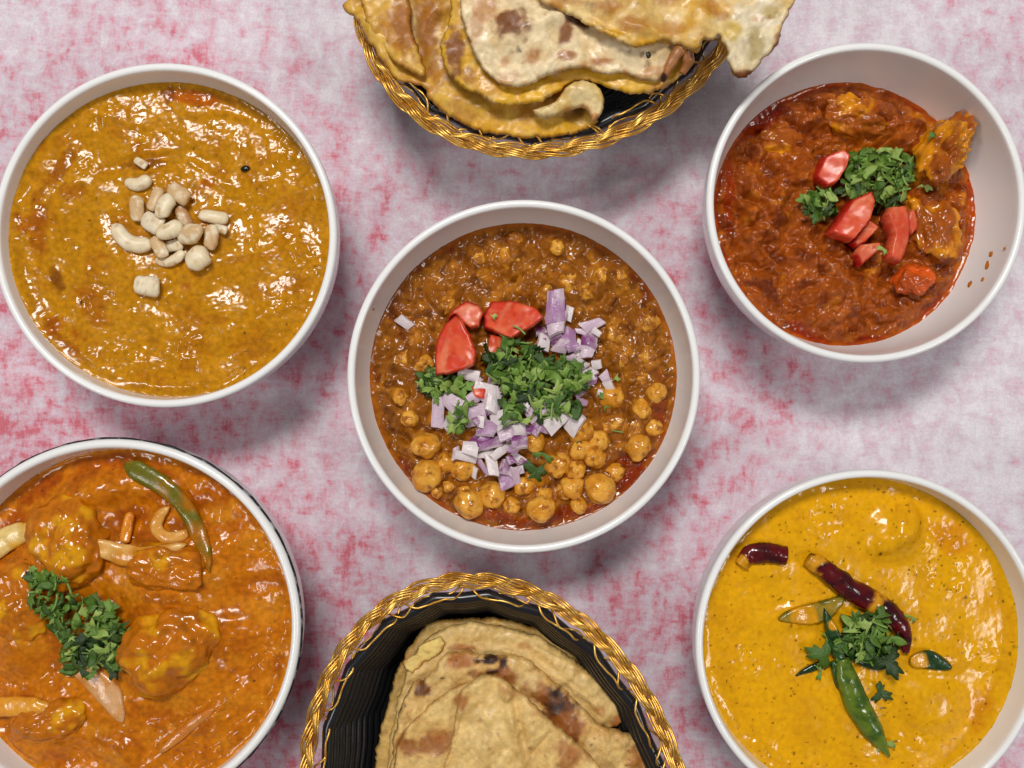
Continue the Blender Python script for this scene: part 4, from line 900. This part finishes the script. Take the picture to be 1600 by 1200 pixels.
def step(pts, h, z=.06, w=.0005, fade=.006):
    '''torn layer edge: the sheet is h higher on the left of the line, fading away from it'''
    q = np.array([PXY(a_, b_, z) for a_, b_ in pts]); q = spline(np.column_stack([q, np.zeros(len(q))]), 5*len(q))[:, :2]
    def f(x, y):
        p = np.column_stack([x, y]); best = np.full(len(p), 1e9); side = np.zeros(len(p))
        jn = .0006*fbm(x*300, y*300, h*1e4, 2)
        for a_, b_ in zip(q[:-1], q[1:]):
            ab = b_-a_; t = ((p-a_)@ab)/(ab@ab); tc_ = np.clip(t, 0, 1); dv = p-(a_+tc_[:, None]*ab); d = np.linalg.norm(dv, axis=1)
            sd = np.sign(ab[0]*dv[:,1]-ab[1]*dv[:,0])*d
            m_ = d < best; best = np.where(m_, d, best); side = np.where(m_, sd, side)
        e0 = np.minimum(np.linalg.norm(p-q[0], axis=1), np.linalg.norm(p-q[-1], axis=1))
        return h*sm(-w, w, side+jn)*np.exp(-np.maximum(side, 0)/fade)*sm(.0, .006, e0+.001)*(best < .03)
    return f
def total(*fs): return lambda x, y: sum(f(x, y) for f in fs)
def under(poly, zs, f):
    '''further folds of the same bread below, each a little smaller'''
    c_ = np.mean(poly, 0); out = []
    for n, z in enumerate(zs): out.append(sheet([tuple(c_+(np.array(p_)-c_)*(f-.05*n)) for p_ in poly], z, .0024, 70+n, (0, 0), .0008, .0014, .0008, sp=.0028))
    return out
YB, YA = (214, 168, 62), (196, 138, 34)
CW, CA = (226, 204, 162), (208, 170, 104)
# top basket, lowest bread with its curled end
g3 = 'stuffed yellow flatbreads in the gold-rimmed basket'
t1 = sheet([(533,12),(548,2),(545,-90),(860,-90),(880,100),(900,150),(925,175),(935,190),(905,206),(860,214),(800,212),(760,205),(730,196),(705,186),(688,170),(668,156),(667,140),(640,136),(602,110),(578,72),(556,30)], .060, .0018, 1, (0, .06), .0026, 0.0014, .0013,
           base=YB, alt=(186, 130, 40), spots=[(640,45,20,34,.9,(220, 190, 130)),(770,200,60,12,.7,(220, 160, 20)),(860,200,50,12,.8,(222, 166, 24)),(905,172,10,12,.9,(120, 76, 16)),(892,182,16,7,.8,(140, 90, 18)),(665,40,20,50,.6,.2),(690,110,24,26,.5,.1),(600,30,20,20,.4,0),(670,70,18,40,.5,.15),(640,90,24,14,.5,0)], extra=lambda x, y: bump(600, 60, 18, 70, 35, .003)(x, y)+bump(640, 100, 14, 50, 60, -.002)(x, y)+bump(720, 160, 50, 14, -20, .002)(x, y))
rl = sheet([(828,171),(850,169),(870,158),(884,136),(902,126),(924,131),(940,145),(945,165),(939,182),(926,193),(921,182),(912,168),(895,170),(872,181),(852,188),(836,182)], .0675, .0026, 43, (0, 0), .0006, 0.0014, .0006, sp=.0008, base=(222, 196, 140), alt=(208, 170, 90), wr=.0004,
           spots=[(925,185,10,8,.6,0)], extra=lambda x, y: bump(905, 145, 40, 16, 0, .0045, .067)(x, y)+bump(860, 172, 26, 8, 25, .0015, .067)(x, y))
t1b = sheet([(560,-20),(575,45),(612,95),(650,118),(668,120),(650,70),(640,20),(640,-40)], .066, .0018, 41, (0, .05), .0016, 0.0014, .0012, base=(206, 158, 60), alt=(188, 128, 40), spots=[(640,40,30,50,.7,.2)])
bread('yellow stuffed flatbread with a ragged corner and a curled end', [t1, t1b, rl]+under([(600,-60),(840,-90),(870,90),(880,170),(800,190),(720,170),(640,100)], (.054, .047, .040, .033, .026, .019, .012), .9), group=g3)
# middle bread: yellow under-layer, white charred upper layer
t2a = sheet([(700,-90),(704,30),(686,66),(690,95),(710,125),(738,146),(772,162),(812,166),(850,156),(880,138),(905,124),(935,130),(962,142),(990,151),(1028,143),(1056,126),(1074,100),(1070,60),(1000,-90)], .0715, .0018, 2, (0, .03), .0018, 0.0014, .0012,
            base=(216, 166, 40), alt=(200, 142, 30), spots=[(712,80,16,36,.9,.5),(735,120,16,14,.5,.2),(1040,140,30,8,.5,0)], edgecol=(218, 182, 120), edgew=.003)
t2b = sheet([(722,-90),(718,22),(727,52),(740,84),(756,112),(782,131),(812,138),(842,127),(880,108),(920,108),(948,118),(968,112),(1000,120),(1030,129),(1040,116),(1048,98),(1070,86),(1076,74),(1050,64),(1000,40),(930,-90)], .0785, .0018, 3, (0, .03), .0022, 0.0014, .0009,
            base=CW, alt=(216, 184, 130), spots=[(800,42,30,22,.95,.6),(885,55,14,18,.9,.5),(884,90,18,10,.8,.2),(905,34,30,10,.9,.9),(832,92,12,14,.7,.1),(790,98,8,8,.6,0),(938,96,18,7,.8,.1),(745,45,12,28,.5,0),(760,20,22,20,.6,0),(1030,112,24,10,.5,0),(795,120,22,8,.4,0),(1000,120,30,6,.4,0)],
            extra=lambda x, y: bump(890, 45, 70, 12, 20, .003)(x, y)+bump(800, 60, 60, 40, 0, .003)(x, y)+bump(980, 95, 60, 14, -10, .002)(x, y))
lip = spline([P(1035,128,.080), P(1046,105,.083), P(1058,82,.084), P(1070,76,.083), P(1074,95,.081), P(1066,115,.079)], 40); tt = np.linspace(0, 1, 40); rw = np.interp(tt, [0, .2, .5, .8, 1], [.0012, .0022, .0028, .003, .0014])
V, F = tube(lip, rw, rw, 14); V = V+.0005*np.stack([fbm(V[:,0]*260, V[:,1]*260, i*3.+.5, 3) for i in range(3)], 1)
lp = (V, F, bread_cols(V, (176, 116, 62), (150, 92, 46), [(1038,122,8,10,1,1.)], 9, .082))
V, F, _ = blob(P(1013, 86, .0835), (.0011, .0014, .0006), 20, .3, 2, 4, 16, 10); seedp = (V, F, np.tile(s2l((26, 28, 26)), (len(V), 1)))
bread('white blistered flatbread folded over a yellow layer, brown at its end', [t2a, t2b, lp, seedp], group=g3)
# right bread hanging over the basket edge
t3 = sheet([(836,-90),(838,2),(872,17),(920,36),(958,60),(986,76),(1012,72),(1040,64),(1062,68),(1080,79),(1092,84),(1098,62),(1114,64),(1124,50),(1134,74),(1140,96),(1151,124),(1178,112),(1200,90),(1214,66),(1220,48),(1232,28),(1236,14),(1246,-5),(1250,-90)], .087, .0018, 4, (-.02, .02), .0022, 0.0014, .0014,
           base=(224, 192, 126), alt=(208, 158, 62), pivot=(1000, 0), spots=[(1170,60,50,60,.9,(222, 206, 170)),(1190,20,40,30,.9,(224, 208, 176)),(1180,70,14,30,.7,(150, 126, 50)),(1205,20,18,10,.7,(170, 140, 50)),(1140,50,18,18,.8,(196, 160, 50)),(960,52,24,8,.9,(206, 152, 14)),(1010,68,30,6,.8,(214, 156, 20)),(990,40,30,14,.6,0),(1050,45,30,12,.5,0),(1110,12,22,14,.6,.05),(1130,25,12,10,.5,0),(950,15,24,12,.6,.1),(1165,115,24,8,1.,.6),(1215,70,7,22,.8,.4),(1180,30,10,6,.4,0),(880,5,30,8,.5,0),(1040,0,24,8,.5,0)],
           extra=lambda x, y: bump(1000, 55, 40, 10, -10, .003, .08)(x, y)-bump(950, 48, 40, 10, -25, .003, .08)(x, y)+bump(1090, 40, 20, 40, 0, .003, .08)(x, y)-.35*np.maximum(0, x-PXY(1110, 0, .087)[0])*sm(.155, .10, y), edgecol=(196, 140, 30), edgew=.005)
t3b = sheet([(1092,84),(1100,60),(1122,48),(1132,72),(1142,104),(1150,126),(1146,90),(1150,60),(1130,30),(1080,40),(1040,40),(1000,60),(985,77),(1012,74),(1040,67),(1062,70),(1080,80)], .0835, .002, 6, (-.02, .02), .0014, 0.0014, .001, base=(206, 150, 30), alt=(190, 130, 26),
            extra=lambda x, y: -.35*np.maximum(0, x-PXY(1110, 0, .087)[0])*sm(.155, .10, y))
bread('blistered yellow flatbread with a scorched corner hanging over the basket rim', [t3, t3b], group=g3)
# bottom basket
g4 = 'layered flatbreads in the gold-rimmed basket'
DB, DA = (220, 184, 116), (204, 164, 92)
b1b = sheet([(660,985),(668,974),(700,967),(745,963),(800,968),(858,986),(905,1015),(945,1052),(972,1085),(978,1110),(940,1300),(580,1300),(582,1195),(592,1148),(606,1100),(618,1050),(640,1005)], .028, .0028, 11, (0, 0), .0014, 0.0014, .0013, base=(206, 168, 92), alt=(190, 150, 76), spots=[(640,1030,14,30,.3,0)])
b1 = sheet([(672,990),(700,978),(742,972),(800,980),(858,1000),(905,1034),(945,1072),(974,1104),(972,1124),(955,1134),(930,1130),(900,1300),(600,1300),(606,1170),(622,1090),(640,1030)], .033, .0028, 12, (0, 0), .0012, 0.0014, .0010, base=DB, alt=DA, edgecol=(214, 168, 96), wr=.0013, spots=[(722,1008,24,5,.8,.1),(965,1122,12,12,.9,.1),(820,1005,12,6,.5,0),(815,1060,40,6,.3,0),(935,1105,10,8,.5,0)],
           extra=total(bump(900, 1060, 110, 12, -40, .003, .033), step([(975,1098),(930,1058),(880,1024),(820,1000)], .0018, .033), step([(860,1040),(800,1012),(740,1004),(690,1012)], .0014, .033), step([(950,1112),(900,1070),(850,1036)], .0014, .033), bump(760, 990, 60, 8, 0, .0015, .033)))
bread('lowest layered flatbread with a rolled browned edge in the bread basket', [b1b, b1]+under([(668,990),(745,975),(850,1000),(945,1070),(960,1130),(940,1300),(600,1300),(610,1150),(630,1040)], (.022, .0165, .011), .86), group=g4)
b2 = sheet([(690,1022),(722,1016),(765,1024),(798,1020),(824,1030),(858,1056),(892,1088),(924,1118),(952,1134),(984,1142),(1004,1156),(1022,1174),(1024,1188),(1008,1206),(990,1300),(600,1300),(608,1195),(622,1120),(632,1085),(650,1062),(662,1068),(676,1050)], .0405, .0028, 13, (0, 0), .0016, 0.0014, .0012, base=DB, alt=(208, 160, 84),
           edgecol=(206, 150, 80), wr=.0013, spots=[(720,1030,26,14,.9,.05),(760,1030,20,8,1,1.),(785,1036,8,14,1,1.),(775,1045,18,7,1,1.),(790,1055,20,16,.9,.2),(742,1050,14,8,.7,.3),(875,1110,30,34,1.,1.),(862,1088,26,18,1.,1.),(895,1130,14,28,1.,1.),(872,1112,20,24,1.,1.),(880,1130,40,24,.8,.1),(663,1074,16,12,.9,.7),(845,1080,14,18,.7,.2),(660,1165,60,22,.85,.25),(700,1150,30,14,.7,.1),(1000,1180,22,24,.75,.1),(905,1075,10,8,.6,.1),(1012,1160,16,8,.8,.1),(820,1078,16,16,.5,.1)],
           extra=total(bump(640, 1150, 12, 90, -12, -.0022, .0405), bump(980, 1160, 40, 20, -30, .003, .0405), step([(640,1132),(668,1100),(664,1078),(690,1062)], .0016, .0405), step([(624,1140),(660,1118),(705,1090),(730,1062)], -.0016, .0405), step([(938,1130),(946,1158),(930,1190),(900,1205)], .0018, .0405), step([(990,1144),(976,1166),(982,1190)], -.0014, .0405), step([(700,1050),(720,1068),(735,1060)], .0014, .0405), bump(760, 1040, 40, 12, 0, .002, .0405), bump(880, 1120, 14, 60, 35, .002, .0405)))
flake = sheet([(690,992),(696,1004),(688,1022),(664,1034),(644,1052),(634,1046),(631,1034),(648,1020),(656,1006),(672,1000)], .0375, .0012, 14, (0, 0), .0010, 0.0012, .0009, sp=.0007, rounds=0, base=(226, 194, 112), alt=(214, 178, 92))
bread('charred folded flatbread in the middle of the stack in the bread basket', [b2, flake], group=g4)
b3 = sheet([(720,1078),(735,1062),(756,1052),(786,1060),(812,1076),(842,1104),(872,1134),(905,1160),(936,1192),(1000,1300),(672,1300),(690,1200),(705,1160),(712,1120)], .0475, .0028, 15, (0, 0), .0016, 0.0014, .0009, base=(224, 188, 118), alt=(206, 166, 96),
           edgecol=(214, 164, 92), wr=.0013, spots=[(722,1094,10,12,.8,.1),(885,1180,22,36,.7,.1),(870,1110,40,8,.6,0),(800,1075,30,12,.4,0),(760,1140,10,8,.15,0),(905,1170,24,12,.6,0)],
           extra=total(bump(800, 1120, 8, 50, 10, .0028, .0475), bump(812, 1130, 6, 44, 10, -.0026, .0475), bump(793, 1082, 10, 8, 0, .003, .0475), step([(800,1084),(810,1110),(806,1150),(798,1170)], .0016, .0475), step([(862,1128),(850,1150),(832,1172),(815,1205)], -.0022, .0475), step([(722,1110),(712,1150),(700,1190)], -.0018, .0475), step([(722,1160),(735,1172),(724,1184)], .0012, .0475), step([(745,1130),(755,1150),(750,1180)], .001, .0475), step([(880,1145),(872,1170),(850,1200)], .0014, .0475), bump(770, 1150, 30, 50, 20, .003, .0475), bump(870, 1180, 26, 40, 30, .003, .0475)))
b3b = sheet([(735,1062),(700,1075),(660,1110),(625,1150),(612,1200),(600,1300),(700,1300),(704,1200),(722,1120),(740,1080)], .0445, .0016, 16, (0, 0), .0012, 0.0014, .0008, base=(222, 186, 116), alt=(208, 166, 96), spots=[(665,1165,50,18,.85,.25),(690,1150,24,14,.7,.1),(720,1094,14,14,.8,.1)])
bread('topmost plain flatbread folded to a point in the bread basket', [b3b, b3], group=g4)
for o in bpy.data.objects:
    if '_og' in o: del o['_og']
